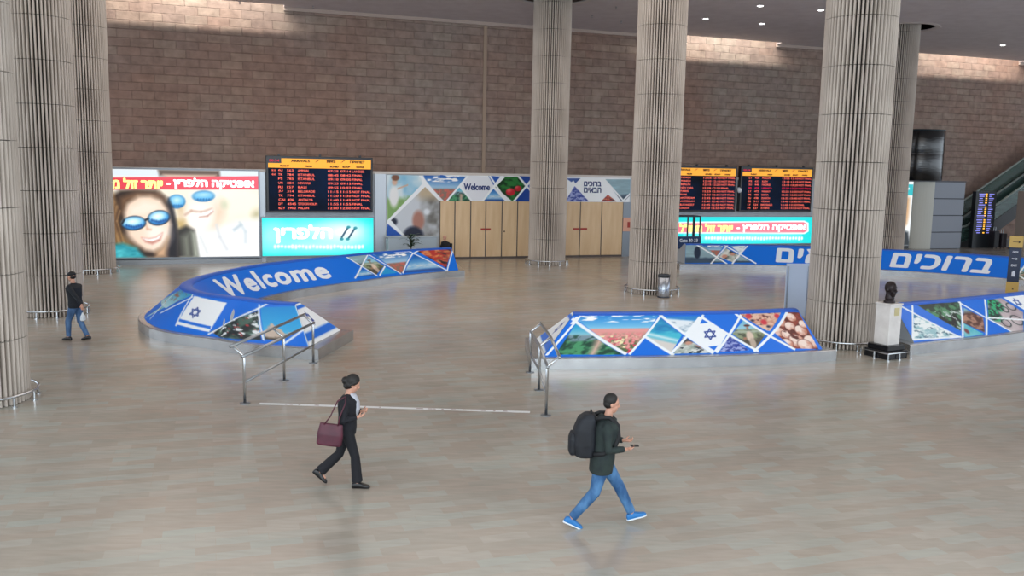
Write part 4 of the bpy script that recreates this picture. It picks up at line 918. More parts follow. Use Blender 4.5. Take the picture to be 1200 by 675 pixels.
# floor line of tape
bm = BM(); a_, b_ = Vector((-4.79, 16.52, 0)), Vector((.385, 16.29, 0)); t_ = (b_-a_).normalized(); nn = Vector((-t_.y, t_.x, 0))*.055
box_v = [a_-nn, b_-nn, b_+nn, a_+nn]; lo = [bm.verts.new(p+Vector((0, 0, .0005))) for p in box_v]; hi = [bm.verts.new(p+Vector((0, 0, .003))) for p in box_v]
bm.faces.new(hi); bm.faces.new(lo[::-1])
for k in range(4): bm.faces.new((lo[k], lo[(k+1) % 4], hi[(k+1) % 4], hi[k]))
t = empty('floor_tape', a_, 0, 'white marked tape line across the floor between the two handrails', 'floor marking')
o = obj('tape', bm, mat('tape_white', 'd9dadb', .4), t); o.location = -a_
bm = BM()
for f in (.1, .12, .15, .215, .3, .45, .59, .6, .635, .65, .68, .72, .76, .83, .87, .905, .91):
    c = a_+(b_-a_)*f; w_ = random.uniform(.02, .06); q = [c-t_*w_-nn*.45, c+t_*w_-nn*.45, c+t_*w_*.6+nn*.4, c-t_*w_*.7+nn*.45]; bm.faces.new([bm.verts.new(p+Vector((0, 0, .0038))) for p in q])
o = obj('marks', bm, mat('tape_mark', '8a6e6c', .6), t); o.location = -a_

# bust on pedestal
PB = Vector((9.52, 22.15, 0)); prz = .5
t = empty('pedestal', PB, prz, 'white marble pedestal on black stepped base beside the wide column', 'pedestal')
marb = noisy('white_marble', 'd6d2cf', 'e6e3e0', 3, .25)
bm = BM(); box(bm, (-.215, -.215, .34), (.215, .215, 1.34), bev=.008); box(bm, (-.235, -.235, 1.342), (.235, .235, 1.385), bev=.008); obj('shaft', bm, marb, t)
bm = BM(); box(bm, (-.36, -.36, 0), (.36, .36, .21), bev=.01); box(bm, (-.31, -.31, .212), (.31, .31, .338), bev=.01); obj('stepped_base', bm, mat('black_granite', '14161c', .12), t)
bm = BM(); box(bm, (-.06, -.227, 1.08), (.12, -.217, 1.28)); obj('plaque', bm, mat('brass_plaque', 'c9bd8e', .3, metal=.3), t)
bm = BM()
R_ = [(-.42, -.42, .17), (.42, -.42, .17), (.42, .42, .17), (-.42, .42, .17)]
tube(bm, R_, .022, 8, closed=True)
for p in R_+[(0, -.42, .17), (0, .42, .17), (.42, 0, .17), (-.42, 0, .17)]: tube(bm, [(p[0], p[1], 0), p], .02, 8); tube(bm, [(p[0], p[1], 0), (p[0], p[1], .015)], .04, 10)
obj('guard_rail', fixn(bm), chrome, t)
brz = mat('bronze_dark', '2a2224', .35, metal=.5)
bm = BM()
def head_geo(bm, M, s=1.0, hair=False):
    R = M.to_3x3(); c = lambda x, y, z: M @ Vector((x*s, y*s, z*s))
    ell(bm, c(-.008, 0, .03), (.098*s, .078*s, .105*s), R, 24); ell(bm, c(.022, 0, -.045), (.068*s, .056*s, .07*s), R, 20); ell(bm, c(.05, 0, -.088), (.03*s, .032*s, .026*s), R, 14)
    tube(bm, [c(.083, 0, .03), c(.107, 0, -.018), c(.088, 0, -.03)], [.009*s, .016*s, .011*s], 10)
    ell(bm, c(.078, 0, .042), (.014*s, .05*s, .01*s), R, 12); ell(bm, c(.083, 0, -.058), (.012*s, .024*s, .007*s), R, 10); ell(bm, c(.081, 0, -.07), (.012*s, .02*s, .006*s), R, 10)
    for sg in (-1, 1): ell(bm, c(-.005, sg*.078, 0), (.018*s, .009*s, .03*s), R, 12); ell(bm, c(.06, sg*.04, -.03), (.022*s, .02*s, .02*s), R, 10)
loft(bm, [((0, 0, z), (a, 0, 0), (0, b_, 0)) for z, a, b_ in ((0, .13, .16), (.05, .13, .16), (.055, .11, .13), (.09, .1, .12), (.12, .11, .14), (.15, .105, .125), (.22, .098, .105), (.32, .1, .1))], 20)
head_geo(bm, Matrix.Translation((.02, 0, .33)), 1.62)
o = obj('bronze_bust', blob(bm, .008, 3), brz); o.location = PB+Vector((0, 0, 1.385)); o.rotation_euler = (0, 0, -1.1); tag(o, 'dark bronze bust of a bald head on the white pedestal', 'sculpture')

# grey notice board left of bust column (seen from behind barrier)
t = empty('notice_board', (8.95, 27.6, 0), .1, 'pale blue-grey standing board behind the bread end of barrier', 'board')
bm = BM(); box(bm, (-.4, -.02, .12), (.38, .02, 1.78), bev=.008); obj('panel', bm, mat('pale_board', 'bccbe0', .4), t)
for x in (-.34, .32):
    bm = BM(); box(bm, (x-.02, -.2, 0), (x+.02, .2, .03)); box(bm, (x-.02, -.045, .03), (x+.02, -.022, 1.7)); obj('leg', bm, steel, t)

# totem wayfinding sign
t = empty('totem_sign', (19.75, 34.8, 0), -.5, 'slim navy and mustard wayfinding totem at the right barrier', 'sign')
bm = BM(); box(bm, (-.22, -.09, 0), (.22, .09, .5), bev=.01); obj('mustard_base', bm, mat('mustard', 'c2a45a', .5), t); bm = BM(); box(bm, (-.235, -.1, 1.86), (.235, .1, 2.3), bev=.01); obj('mustard_head', bm, MATS['mustard'], t)
bm = BM(); box(bm, (-.21, -.08, .502), (.21, .08, 1.858), bev=.01); obj('navy_panel', bm, mat('totem_navy', '182642', .4), t)
bm = BM(); wl = mat('pict_white', 'cdd3e0', .5)
fl = lambda u, v, o_: Vector((u, -.085-o_, v))
lay(bm, fit(text_mesh(RTL('יציאה')), -.09, .09, 1.65, 1.72), fl, .004); lay(bm, fit(text_mesh('EXIT'), -.1, .1, 1.12, 1.2), fl, .004)
for q in ([(-.1, 1.4), (.04, 1.4), (.04, 1.37), (.11, 1.42), (.04, 1.47), (.04, 1.44), (-.1, 1.44)], [(-.06, .72), (.06, .72), (.06, .9), (-.06, .9)], [(-.035, .9), (.035, .9), (.03, .95), (-.03, .95)]): bm.faces.new([bm.verts.new(fl(a, c, 0)) for a, c in q])
obj('pictograms', bm, wl, t)
bm = BM()
for q in ([(-.12, 2.07), (.08, 2.07), (.08, 2.03), (.16, 2.08), (.08, 2.13), (.08, 2.09), (-.12, 2.09)], [(.0, .2), (.05, .2), (.05, .25), (0, .25)]): bm.faces.new([bm.verts.new(Vector((a, -.106 if c > 1 else -.0965, c))) for a, c in q])
obj('arrow', bm, mat('arrow_dark', '3c3220', .6), t)

# grey kiosk with lit advert and black drum above it
KD = -1.6   # v in the wall frame
Mx = Matrix.Translation(W(0, 0, 0)) @ Matrix.Rotation(WROT, 4, 'Z')
def kp(x, y): return PW(x, y, KD-2.0)
(u0, z0), (u1, _), (_, z1) = kp(1090, 289), kp(1128.5, 250), kp(1100, 212)
(um, _) = kp(1068, 250)
t = empty('kiosk', W((u0+u1)/2, KD-2, 0), WROT, 'grey panelled kiosk block with a rounded pale corner, under the black drum', 'kiosk')
inv = (Matrix.Translation(t.location) @ Matrix.Rotation(WROT, 4, 'Z')).inverted()
def kk(name, bm, m_, tt=None):
    tt = tt or t; o = obj(name, bm, m_, tt); o.matrix_parent_inverse = (Matrix.Translation(tt.location) @ Matrix.Rotation(WROT, 4, 'Z')).inverted(); return o
kg = mat('kiosk_grey', '8f95a0', .5); kpale = mat('kiosk_pale', 'c9c9c0', .5)
bm = BM()
hh = (z1-.05)/4
for i in range(4): box(bm, (u0, KD-2, .0+i*hh+.03), (u1, KD, (i+1)*hh-.03), Mx)
kk('panelled_block', bm, kg); bm = BM(); box(bm, (u0+.04, KD-1.94, 0), (u1-.04, KD-.06, z1-.06), Mx); kk('joint_backing', bm, mat('kiosk_joint', '4c5058', .7))
bm = BM(); n_ = 16; R = u0-um
pr = [(u0-.002, KD-2), *[(u0-R*math.sin(a)*1.0, KD-2+R*(1-math.cos(a))) for a in np.linspace(0, PI/2, n_)], (u0-R, KD), (u0-.002, KD)]
lo = [bm.verts.new(Mx @ Vector((a, c, 0))) for a, c in pr]; hi = [bm.verts.new(Mx @ Vector((a, c, z1-.06))) for a, c in pr]
for k in range(len(pr)): bm.faces.new((lo[k], lo[(k+1) % len(pr)], hi[(k+1) % len(pr)], hi[k]))
bm.faces.new(hi); bm.faces.new(lo[::-1]); kk('rounded_corner', fixn(bm), kpale)
bm = BM(); box(bm, (um-1.4, KD-2.03, z1-.055), (u1+.03, KD+.02, z1), Mx); kk('top_slab', bm, mat('kiosk_top', '5e6068', .5))
ad = Panel(1046, 212, 1067.5, 288, KD-1.6); ad.root('light_billboard', 'tall backlit advert of a face with turquoise header beside the grey kiosk', 'billboard')
ad.z0 = max(ad.z0, .15); ad.z1 = z1-.08; ad.h = ad.z1-ad.z0
bm = BM(); box(bm, (ad.u0-.05, KD-1.58, 0), (ad.u1+.05, KD-.6, ad.z1+.02), Mx); ad.kid('case', bm, mat('board_case', '15141a'))
cv = Canvas(ad.w, ad.h, 22, 'eef2f2'); P = ad.P; kx = 21.5/ad.w
cv.poly(P((1040, 216), (1070, 216), (1070, 229), (1040, 229)), '18b4bc'); cv.ell(*ad.uv(1056, 250), 9/kx, 15/kx, 'e8c4a4', soft=.3); cv.poly(P((1062, 230), (1066, 232), (1062, 262), (1050, 268), (1058, 250)), 'c89a68', .3)
cv.poly(P((1050, 288), (1054, 268), (1064, 272), (1066, 288)), '1a2026', .2); cv.line(P((1049, 238), (1056, 237)), .12, '3a2c28', .1); cv.line(P((1051, 258), (1057, 257)), .12, 'c86a60', .1)
cv.line(P((1050, 222), (1055, 220), (1060, 223), (1065, 221)), .12, 'ffffff')
ad.kid('lit_picture', cv.mesh(ad.fn(.02)), vmat('lightbox'))
# black glossy drum standing on the kiosk
(ua_, za), (ub_, _), (_, zb2) = PW(1054, 211, KD-1.2), PW(1101, 180, KD-1.2), PW(1078, 152.5, KD-1.2)
rd = (ub_-ua_)/2*.985; cc = W((ua_+ub_)/2, KD-1.0, z1)
t2 = empty('black_drum', cc, WROT, 'glossy black cylindrical drum standing on top of the grey kiosk', 'drum')
gl = noisy('black_gloss', '05070a', '0b1014', 3, .14, spec=.9, stretch=(.6, .6, 9), bump=.5)
bm = BM(); lathe(bm, [(rd*.98, .002), (rd, .03), (rd, (zb2-z1)*.53), (rd*.995, (zb2-z1)*.535), (rd, (zb2-z1)*.54), (rd, zb2-z1-.03), (rd*.98, zb2-z1)], 48); obj('shell', bm, gl, t2, smooth=True)
bm = BM(); lathe(bm, [(rd+.01, zb2-z1-.07), (rd+.02, zb2-z1-.03), (rd+.01, zb2-z1+.01)], 48, closed=False); obj('rim', bm, mat('drum_rim', '2e3a40', .3, metal=.7), t2)

# LED sign and escalator far right
L_ = Panel(1143.5, 226, 1164.5, 275, KD-1.8); t = L_.root('display_totem', 'tall dark display totem with rows of lit violet and amber text near the escalator', 'display')
bm = BM(); box(bm, (L_.u0-.1, L_.v, 0), (L_.u1+.1, L_.v+.3, L_.z1+.08), Mx); L_.kid('case', bm, mat('totem_case', '1c2026', .4))
vio, amb = mat('led_violet', '8f8fe8', emit=.8), mat('led_amber', 'ffb83a', emit=1.2); bm, bm2 = BM(), BM()
for i in range(19):
    y = L_.h*(1-(i+.6)/19.5); big = i in (0, 5, 6, 10, 11)
    def bar(bb, a, c, hh_=.028):
        q = [L_.pt(L_.w*a, y-hh_, .006), L_.pt(L_.w*c, y-hh_, .006), L_.pt(L_.w*c, y+hh_, .006), L_.pt(L_.w*a, y+hh_, .006)]; bb.faces.new([bb.verts.new(p) for p in q])
    if i == 18 and False: continue
    bar(bm, .06+random.uniform(0, .08), random.uniform(.3, .42)+.15*big); 
    if i % 6 != 5: bar(bm2, .46, .56, .04)
    bar(bm, .66, random.uniform(.8, .95))
L_.kid('text_rows', bm, vio); L_.kid('lettering', bm2, amb)
# escalator
ES = KD-.9
e_ = Panel(1129, 290, 1262, 190, ES)
t = empty('escalator', W(PW(1129, 290, ES)[0], ES, 0), WROT, 'dark escalator with green glass sides rising to the right behind the display totem', 'escalator')
def eb(name, pts, v0, v1, m_):
    bm = BM(); A = [bm.verts.new(W(a, v0, c)) for a, c in pts]; B_ = [bm.verts.new(W(a, v1, c)) for a, c in pts]
    for k in range(len(pts)): bm.faces.new((A[k], A[(k+1) % len(pts)], B_[(k+1) % len(pts)], B_[k]))
    bm.faces.new(A); bm.faces.new(B_[::-1]); return kk(name, fixn(bm), m_, t)
q = lambda x, y: PW(x, y, ES)
a0, a1 = q(1132, 268), q(1200, 220); sl_ = (a1[1]-a0[1])/(a1[0]-a0[0]); us = a0[0]; zz = lambda u: max(.0, .35+(u-us)*sl_) ; ue = us+16
lo_ = q(1132, 290)
glassm = mat('green_glass', '4f6f68', .08, spec=.6, alpha=.45); tr = mat('truss_dark', '2a2a2e', .5)
k0 = us-1.2
eb('truss', [(k0, .0), (us+1.0, 0), (ue, zz(ue)-.9), (ue, zz(ue)+.1), (us, .35), (k0, .2)], ES, ES+1.2, tr)
hb = lambda u: zz(u)+1.0
for v in (ES+.02, ES+1.15):
    eb('balustrade', [(k0+.2, .21), (us+.05, .36), (ue, zz(ue)+.12), (ue, hb(ue)), (us, 1.35), (k0+.2, 1.2)], v, v+.03, glassm)
    bm = BM(); tube(bm, [W(k0+.15, v+.015, 1.18), W(us, v+.015, 1.38), W(ue, v+.015, hb(ue)+.03)], .06, 8); kk('handrail', fixn(bm), mat('handrail_pale', '9aa29e', .4), t)
bm = BM()
for i in range(30):
    u = us+.3+i*.4; box(bm, (u, ES+.1, zz(u)+.02), (u+.4, ES+1.1, zz(u)+.12), Mx)
kk('steps', bm, mat('step_metal', '55585c', .4, metal=.6), t)
# second higher flight behind, seen as a diagonal rail
t3 = empty('escalator', W(us, ES+1.45, 0), WROT, 'upper escalator flight whose pale handrail rises past the picture edge', 'escalator'); t = t3
z2 = lambda u: zz(u)+1.0
eb('truss', [(us-.9, .0), (ue, z2(ue)-1.2), (ue, z2(ue)), (us-.9, .8)], ES+1.35, ES+1.5, tr)
eb('balustrade', [(us-.9, .81), (ue, z2(ue)+.01), (ue, z2(ue)+1.0), (us-.9, 1.8)], ES+1.4, ES+1.43, glassm)
bm = BM(); tube(bm, [W(us-.9, ES+1.42, 1.85), W(ue, ES+1.42, z2(ue)+1.05)], .06, 8); kk('handrail', fixn(bm), MATS['handrail_pale'], t)
# stone pier at the right edge and dark seating in front of the escalator
u0, _ = PW(1196, 260, KD-3.2); _, zt2 = PW(1198, 224, KD-3.2)
bm = BM(); box(bm, (u0, KD-3.6, 0), (u0+1.6, KD-2.8, zt2), Mx, bev=.03); tag(obj('stone_pier', bm, mat('pier_beige', 'a09488', .7)), 'beige stone pier at the right edge behind the navy totem', 'pier')
def lug(name, px, py, w, h, d, c, label, cat):
    u, _ = PW(px, py, KD-2.6); t = empty(name, W(u, KD-2.6, 0), WROT, label, cat)
    bm = BM(); box(bm, (-w/2, 0, .08), (w/2, d, h), bev=.06); obj('shell', bm, mat(name+'_shell_'+c, c, .5), t)
    bm = BM()
    for x in (-w*.35, w*.35): tube(bm, [(x, d*.3, .0), (x, d*.3, .08)], .04, 8)
    obj('wheel', bm, mat('rubber', '18181a', .6), t)
    bm = BM(); tube(bm, [(-w*.2, d/2, h), (-w*.2, d/2, h+.25), (w*.2, d/2, h+.25), (w*.2, d/2, h)], .02, 8); obj('pull_handle', bm, steel, t)
lug('suitcase', 1168.5, 280, .42, 1.15, .5, '1d1d22', 'black suitcase standing right of the display totem', 'suitcase')
lug('suitcase', 1177.5, 280, .42, 1.0, .5, '241e24', 'very dark suitcase in the middle of the luggage row', 'suitcase')
lug('suitcase', 1186.5, 283, .36, .62, .4, 'b9bcc2', 'pale grey suitcase beside the stone pier', 'suitcase')

# black framed info booth between litter-bin column and right boards
Bo = Panel(793, 254.5, 821, 286, LV-1.5); t = Bo.root('display_booth', 'black framed glass booth with navy base reading Gate 30 before the turquoise strip', 'booth')
t.location = W((Bo.u0+Bo.u1)/2, LV-1.5, 0)
def bk(name, bm, m_): o = obj(name, bm, m_, t); o.matrix_parent_inverse = (Matrix.Translation(t.location) @ Matrix.Rotation(WROT, 4, 'Z')).inverted(); return o
bl = mat('booth_black', '1a1f2a', .35); u0, u1, zt_ = Bo.u0, Bo.u1, Bo.z1; _, zn = PW(800, 277, LV-1.5); _, zbt = PW(800, 286, LV-1.5)
bm = BM()
for u in (u0, u1-.06, u0+(u1-u0)*.44, u0+(u1-u0)*.72): box(bm, (u, LV-1.5, 0), (u+.06, LV-1.44, zt_), Mx)
for u in (u0, u1-.06): box(bm, (u, LV-.8, 0), (u+.06, LV-.74, zt_), Mx)
box(bm, (u0, LV-1.5, zt_+.001), (u1, LV-.74, zt_+.07), Mx); bk('frame', bm, bl)
bm = BM(); box(bm, (u0-.02, LV-1.54, zbt-.25), (u1+.02, LV-1.505, zn), Mx); bk('name_band', bm, mat('band_navy', '12305c', .4))
bm = BM(); lay(bm, fit(text_mesh('Gate 30-33'), u0+.18, u1-.18, zn-.3, zn-.13), lambda a, c, o_: W(a, LV-1.545-o_, c), .008); bk('lettering', bm, mat('print_white', 'e4ecf6'))

# ceiling downlights
dl = mat('downlight_glow', 'ffffff', emit=14)
for i, (x, y) in enumerate(((827, 22), (891, 7), (893, 28), (962, 12), (1175, 53))):
    p = G(x, y, CEIL-.01)
    lb = ['ceiling downlight between the litter-bin column and bust column, left of the others', 'upper ceiling downlight of the middle pair', 'lower ceiling downlight of the middle pair, nearer the wall', 'ceiling downlight just left of the bust column', 'lone ceiling downlight near the right picture edge'][i]
    t = empty('downlight', p, 0, lb, 'ceiling light', 'ceiling downlights')
    bm = BM(); lathe(bm, [(.13, -.006), (.17, -.012), (.18, .005)], 24, closed=False); obj('trim_ring', bm, mat('white_plastic', 'dfe4ea'), t)
    bm = BM(); lathe(bm, [(.0001, -.012), (.125, -.01), (.125, .004)], 24, closed=False); obj('lens', bm, dl, t)
for i, (x, y) in enumerate(((694, 18), (722, 8), (728, 25), (665, 3), (281, 2), (367, 7))):
    p = G(x, y, CEIL-.01); t = empty('sprinkler', p, 0, ['small ceiling sprinkler right of the door column hole', 'small ceiling sprinkler left of the litter-bin column, upper', 'dark ceiling fitting left of the litter-bin column', 'ceiling sprinkler beside the door column hole edge', 'dark ceiling hook above the left wall', 'dark ceiling hook above the arrivals board'][i], 'sprinkler', 'small ceiling fittings')
    bm = BM(); lathe(bm, [(.05, .005), (.05, -.02), (.02, -.03), (.02, -.09), (.05, -.1), (.05, -.11)], 12); obj('nozzle', bm, mat('fitting', '4a4648' if i in (2, 4, 5) else '9a9496', .5), t)

# ================================================================== PEOPLE
def seg_pts(a, b, n_=4): a, b = Vector(a), Vector(b); return [a.lerp(b, i/(n_-1)) for i in range(n_)]
def limb(bm, a, b, c, r, n_=12):
    """two-bone limb a-b-c with radii r=(top, above joint, joint, below joint, end)"""
    a, b, c = Vector(a), Vector(b), Vector(c); pts = [a, a.lerp(b, .45), a.lerp(b, .85), b, b.lerp(c, .2), b.lerp(c, .45), c]
    tube(bm, pts, [r[0], (r[0]+r[1])/2*1.02, r[1], r[2], r[3]*1.03, r[3], r[4]], n_); ell(bm, a, (r[0],)*3, seg=12); ell(bm, c, (r[4],)*3, seg=10)
def hand(bm, wrist, d, palm_n, side=1, curl=.5, s=1.0):
    """d: direction to the fingertips, palm_n: palm normal (fingers curl toward it)"""
    w, d, pn = Vector(wrist), Vector(d).normalized(), Vector(palm_n).normalized(); pn = (pn-d*pn.dot(d)).normalized(); x = d.cross(pn).normalized()*side
    tube(bm, [w-d*.02, w+d*.02, w+d*.05, w+d*.085], [.024*s, .03*s, .036*s, .036*s], 12, sq=.5); 
    # widen along x
    for k, (off, L) in enumerate(((-.028, .062), (-.0095, .072), (.0095, .068), (.027, .052))):
        b0 = w+d*.085+x*off*s; p = [b0-d*.02, b0]; dd = d.copy()
        for j in range(3):
            ang = curl*(.5+.35*j); q = (d*math.cos(ang*(j+1)*.7)+pn*math.sin(ang*(j+1)*.7)); p.append(p[-1]+q*L*s/3)
        tube(bm, p, [.0095*s, .0095*s, .009*s, .0085*s, .007*s], 8)
    t0 = w+d*.03-x*.03*s; t1 = t0+(d*.5-x*.8+pn*.3).normalized()*.032*s; t2 = t1+(d*.85-x*.2+pn*.5).normalized()*.03*s
    tube(bm, [w+d*.015, t0, t1, t2], [.014*s, .013*s, .0105*s, .009*s], 8)
def shoe(bm, ankle, toe_dir, up, L=.27, h=.09, w=.05):
    """ankle ~ .09 above sole"""
    f = Vector(toe_dir).normalized(); u = Vector(up).normalized(); u = (u-f*u.dot(f)).normalized(); s = f.cross(u); a = Vector(ankle); base = a-u*h
    P = lambda x, z: base+f*x+u*z
    loft(bm, [(P(x, hz/2+z0), s*ww, u*hz/2) for x, ww, hz, z0 in ((-.085, .02, .04, .01), (-.075, .034, .085, 0), (-.03, .04, .105, 0), (.03, .042, .1, 0), (.08, .047, .078, 0), (.13, .05, .06, 0), (.17, .043, .045, .004), (.19, .02, .025, .008))], 16, p=2.6)
def sole(bm, ankle, toe_dir, up, h=.09):
    f = Vector(toe_dir).normalized(); u = Vector(up).normalized(); u = (u-f*u.dot(f)).normalized(); s = f.cross(u); base = Vector(ankle)-u*h
    loft(bm, [(base+f*x+u*.008, s*ww, u*.014) for x, ww in ((-.09, .02), (-.08, .036), (-.03, .042), (.03, .042), (.1, .051), (.15, .05), (.19, .028))], 16, p=2.8)
def person(loc, rz, label, J, look, sc=1.0):
    """J: joints in local frame facing +X, y = left"""
    t = empty('person', loc, rz, label, 'person'); t.scale = (sc,)*3
    skin = mat('skin', look.get('skin', 'c99a82'), .55)
    # ---------- body: one continuous surface
    bm = BM(); hp, ch, nk, hd = (Vector(J[k]) for k in ('hip', 'chest', 'neck', 'head')); tw = look.get('slim', 1.0)
    def torso(bm, g=1.0, low=-.1, fat=0.0):
        up = (ch-hp); secs = []
        for f, a, b_ in ((low, .105, .16), (.0, .112, .168), (.25, .105, .15), (.5, .105, .15), (.8, .118, .175), (1.0, .115, .19), (1.12, .085, .15), (1.2, .06, .07)):
            c = hp+up*f; secs.append((c, Vector((a*g+fat, 0, 0))*1.0, Vector((0, b_*tw*g+fat, 0))))
        loft(bm, secs, 24, p=2.3)
    torso(bm)
    tube(bm, [ch+(nk-ch)*.3, nk, nk.lerp(hd, .6)], [.07, .056, .052], 14)
    Mh = Matrix.Translation(hd) @ Euler((0, look.get('nod', .1), look.get('turn', 0))).to_matrix().to_4x4(); head_geo(bm, Mh)
    for sd in 'LR':
        limb(bm, J['hip'+sd], J['knee'+sd], J['ank'+sd], (.085, .062, .056, .052, .036)); limb(bm, J['sho'+sd], J['elb'+sd], J['wri'+sd], (.05, .04, .036, .035, .025))
        hand(bm, J['wri'+sd], J['hd'+sd], J['pn'+sd], side=1 if sd == 'L' else -1, curl=J.get('curl', .5))
        a = Vector(J['ank'+sd]); f = Vector(J['toe'+sd]); tube(bm, [a, a-Vector((0, 0, .03)), a+f*.1-Vector((0, 0, .055))], [.035, .036, .028], 10)
    obj('body', blob(bm, .0075, 3), skin, t)
    # eyes
    for sg in (-1, 1):
        bm = BM(); ell(bm, Mh @ Vector((.079, sg*.032, .022)), (.008, .013, .007), seg=10); obj('eye', bm, mat('eye_dark', '2a1f1c', .3), t, smooth=True)
    # ---------- trousers
    bm = BM(); g = look.get('leg', 1.0); fl_ = look.get('flare', 0)
    loft(bm, [(hp+Vector((0, 0, z)), (a, 0, 0), (0, b_*tw, 0)) for z, a, b_ in ((-.1, .1, .12), (-.06, .125, .172), (.02, .13, .182), (.08, .122, .172), (.14, .115, .16))], 20)
    for sd in 'LR':
        A, K, N = Vector(J['hip'+sd]), Vector(J['knee'+sd]), Vector(J['ank'+sd]); e = N+(K-N).normalized()*.015
        tube(bm, [A+Vector((0, 0, .04)), A.lerp(K, .3), A.lerp(K, .75), K, K.lerp(e, .3), K.lerp(e, .7), e], [.105*g, .1*g, .08*g, .075*g, .072*g+fl_*.3, .062*g+fl_*.7, .06*g+fl_], 14)
    ob = obj('trousers', blob(bm, .01, 4), look['trousers'], t)
    # ---------- jacket
    bm = BM(); torso(bm, 1.12, look.get('hem', -.2), .018+look.get('bulk', 0))
    for sd in 'LR':
        A, E, N = Vector(J['sho'+sd]), Vector(J['elb'+sd]), Vector(J['wri'+sd]); e = N+(E-N).normalized()*.015
        ell(bm, A, (.07, .07, .065), seg=14); tube(bm, [A, A.lerp(E, .5), E, E.lerp(e, .4), e], [.066, .06, .053, .05, .04], 14); ell(bm, E, (.052,)*3, seg=12)
        tube(bm, [A, A.lerp(ch+(nk-ch)*.5, .6), ch+(nk-ch)*.6], [.06, .065, .06], 12)
    if look.get('collar', 1): tube(bm, [nk-Vector((.015, 0, .055)), nk-Vector((.01, 0, .01))], [.082, .072], 16)
    if look.get('hood'): ell(bm, nk+Vector((-.085, 0, -.035)), (.06, .1, .055), seg=16)
    obj(look.get('top_name', 'jacket'), blob(bm, .01, 3), look['top'], t)
    # ---------- shoes
    for sd in 'LR':
        a, f, u = Vector(J['ank'+sd]), J['toe'+sd], J.get('up'+sd, (0, 0, 1)); bm = BM(); shoe(bm, a, f, u); s_ = obj('shoe', blob(bm, .006, 2), look['shoe'], t)
        if 'sole' in look: bm = BM(); sole(bm, a, f, u); obj('sole', fixn(bm), look['sole'], s_)
    # ---------- hair
    hc = mat('hair_black', '15110f', .6); bm = BM(); R3 = Mh.to_3x3(); H_ = lambda x, y, z: Mh @ Vector((x, y, z))
    if look.get('hair') == 'short':
        ell(bm, H_(-.022, 0, .05), (.098, .086, .1), R3, 20); ell(bm, H_(-.04, 0, .0), (.075, .08, .07), R3, 16); obj('hair', blob(bm, .007, 3), hc, t)
    elif look.get('hair') == 'bun':
        ell(bm, H_(-.022, 0, .05), (.104, .092, .108), R3, 20); ell(bm, H_(-.045, 0, -.01), (.08, .086, .085), R3, 16); ell(bm, H_(-.12, 0, .01), (.062, .066, .062), R3, 14); ell(bm, H_(-.07, 0, -.05), (.06, .07, .06), R3, 12)
        for sg in (-1, 1): tube(bm, [H_(.05, sg*.07, .08), H_(.01, sg*.085, .03), H_(-.04, sg*.08, -.03)], [.02, .018, .015], 8)
        obj('hair', blob(bm, .007, 3), hc, t)
    elif look.get('hair') == 'cap':
        ell(bm, H_(-.035, 0, .0), (.075, .08, .06), R3, 16); obj('hair', blob(bm, .007, 3), hc, t)
        bm = BM(); ell(bm, H_(-.012, 0, .065), (.107, .09, .075), R3, 20); loft(bm, [(H_(x, 0, z), R3 @ Vector((0, w_, 0)), R3 @ Vector((0, 0, .007))) for x, z, w_ in ((.05, .06, .08), (.1, .055, .075), (.14, .045, .06), (.165, .038, .03))], 14)
        obj('cap', blob(bm, .007, 2), mat('cap_black', '101014', .7), t)
    return t

navy = mat('coat_black', '14161d', .8); 
def denim(n_, a, b_): return noisy(n_, a, b_, 7, .75, stretch=(1, 1, .5), lo=.4, hi=.62)
# --- man with backpack, walking right, right leg behind
J = dict(hip=(0, 0, .95), chest=(.045, 0, 1.40), neck=(.06, 0, 1.53), head=(.10, 0, 1.685),
         hipR=(-.01, -.095, .90), kneeR=(-.10, -.10, .50), ankR=(-.40, -.10, .135), toeR=(.82, 0, -.35), upR=(.35, 0, .9),
         hipL=(.01, .095, .90), kneeL=(.25, .10, .52), ankL=(.44, .10, .135), toeL=(.95, .05, .28), upL=(-.28, 0, .95),
         shoR=(.03, -.2, 1.42), elbR=(.04, -.27, 1.13), wriR=(.27, -.2, 1.13), hdR=(1, .15, .12), pnR=(0, .3, 1),
         shoL=(.05, .2, 1.42), elbL=(.10, .25, 1.14), wriL=(.30, .12, 1.15), hdL=(1, -.3, .1), pnL=(0, -.4, .9), curl=.7)
jk = noisy('jacket_charcoal', '1b2527', '26322f', 8, .85)
man = person((1.2, 10.98, 0), .03, 'man in dark hooded jacket and blue jeans striding right with a black backpack', J,
             dict(trousers=denim('denim_blue', '24507e', '4d7ba8'), top=jk, shoe=mat('shoe_blue', '2272b4', .5), sole=mat('sole_white', 'd8dfe6', .5), hair='short', hood=1, nod=.16, skin='c4927c', hem=-.42, leg=1.05, bulk=.02), sc=.955)
bm = BM(); box(bm, (.34, -.215, 1.168), (.45, -.145, 1.18), bev=.004)
o = obj('phone', bm, mat('phone_black', '101216', .25)); o.location = man.location; o.scale = (.955,)*3; o.rotation_euler = (0, 0, .03); tag(o, 'small dark phone in the hand of the man with backpack', 'phone')
t = empty('backpack', (1.2, 10.98, 0), .03, 'bulky black backpack worn by the man in blue jeans', 'backpack'); t.scale = (.955,)*3; bpk = noisy('pack_nylon', '10131a', '1a1e26', 9, .7)
bm = BM(); loft(bm, [((x, 0, z), (a, 0, .0), (0, b_, 0)) for z, x, a, b_ in ((.97, -.24, .1, .13), (1.0, -.25, .14, .16), (1.15, -.26, .165, .175), (1.35, -.25, .15, .17), (1.5, -.22, .12, .15), (1.56, -.19, .07, .1))], 20, p=3.2)
obj('main_bag', blob(bm, .011, 4), bpk, t)
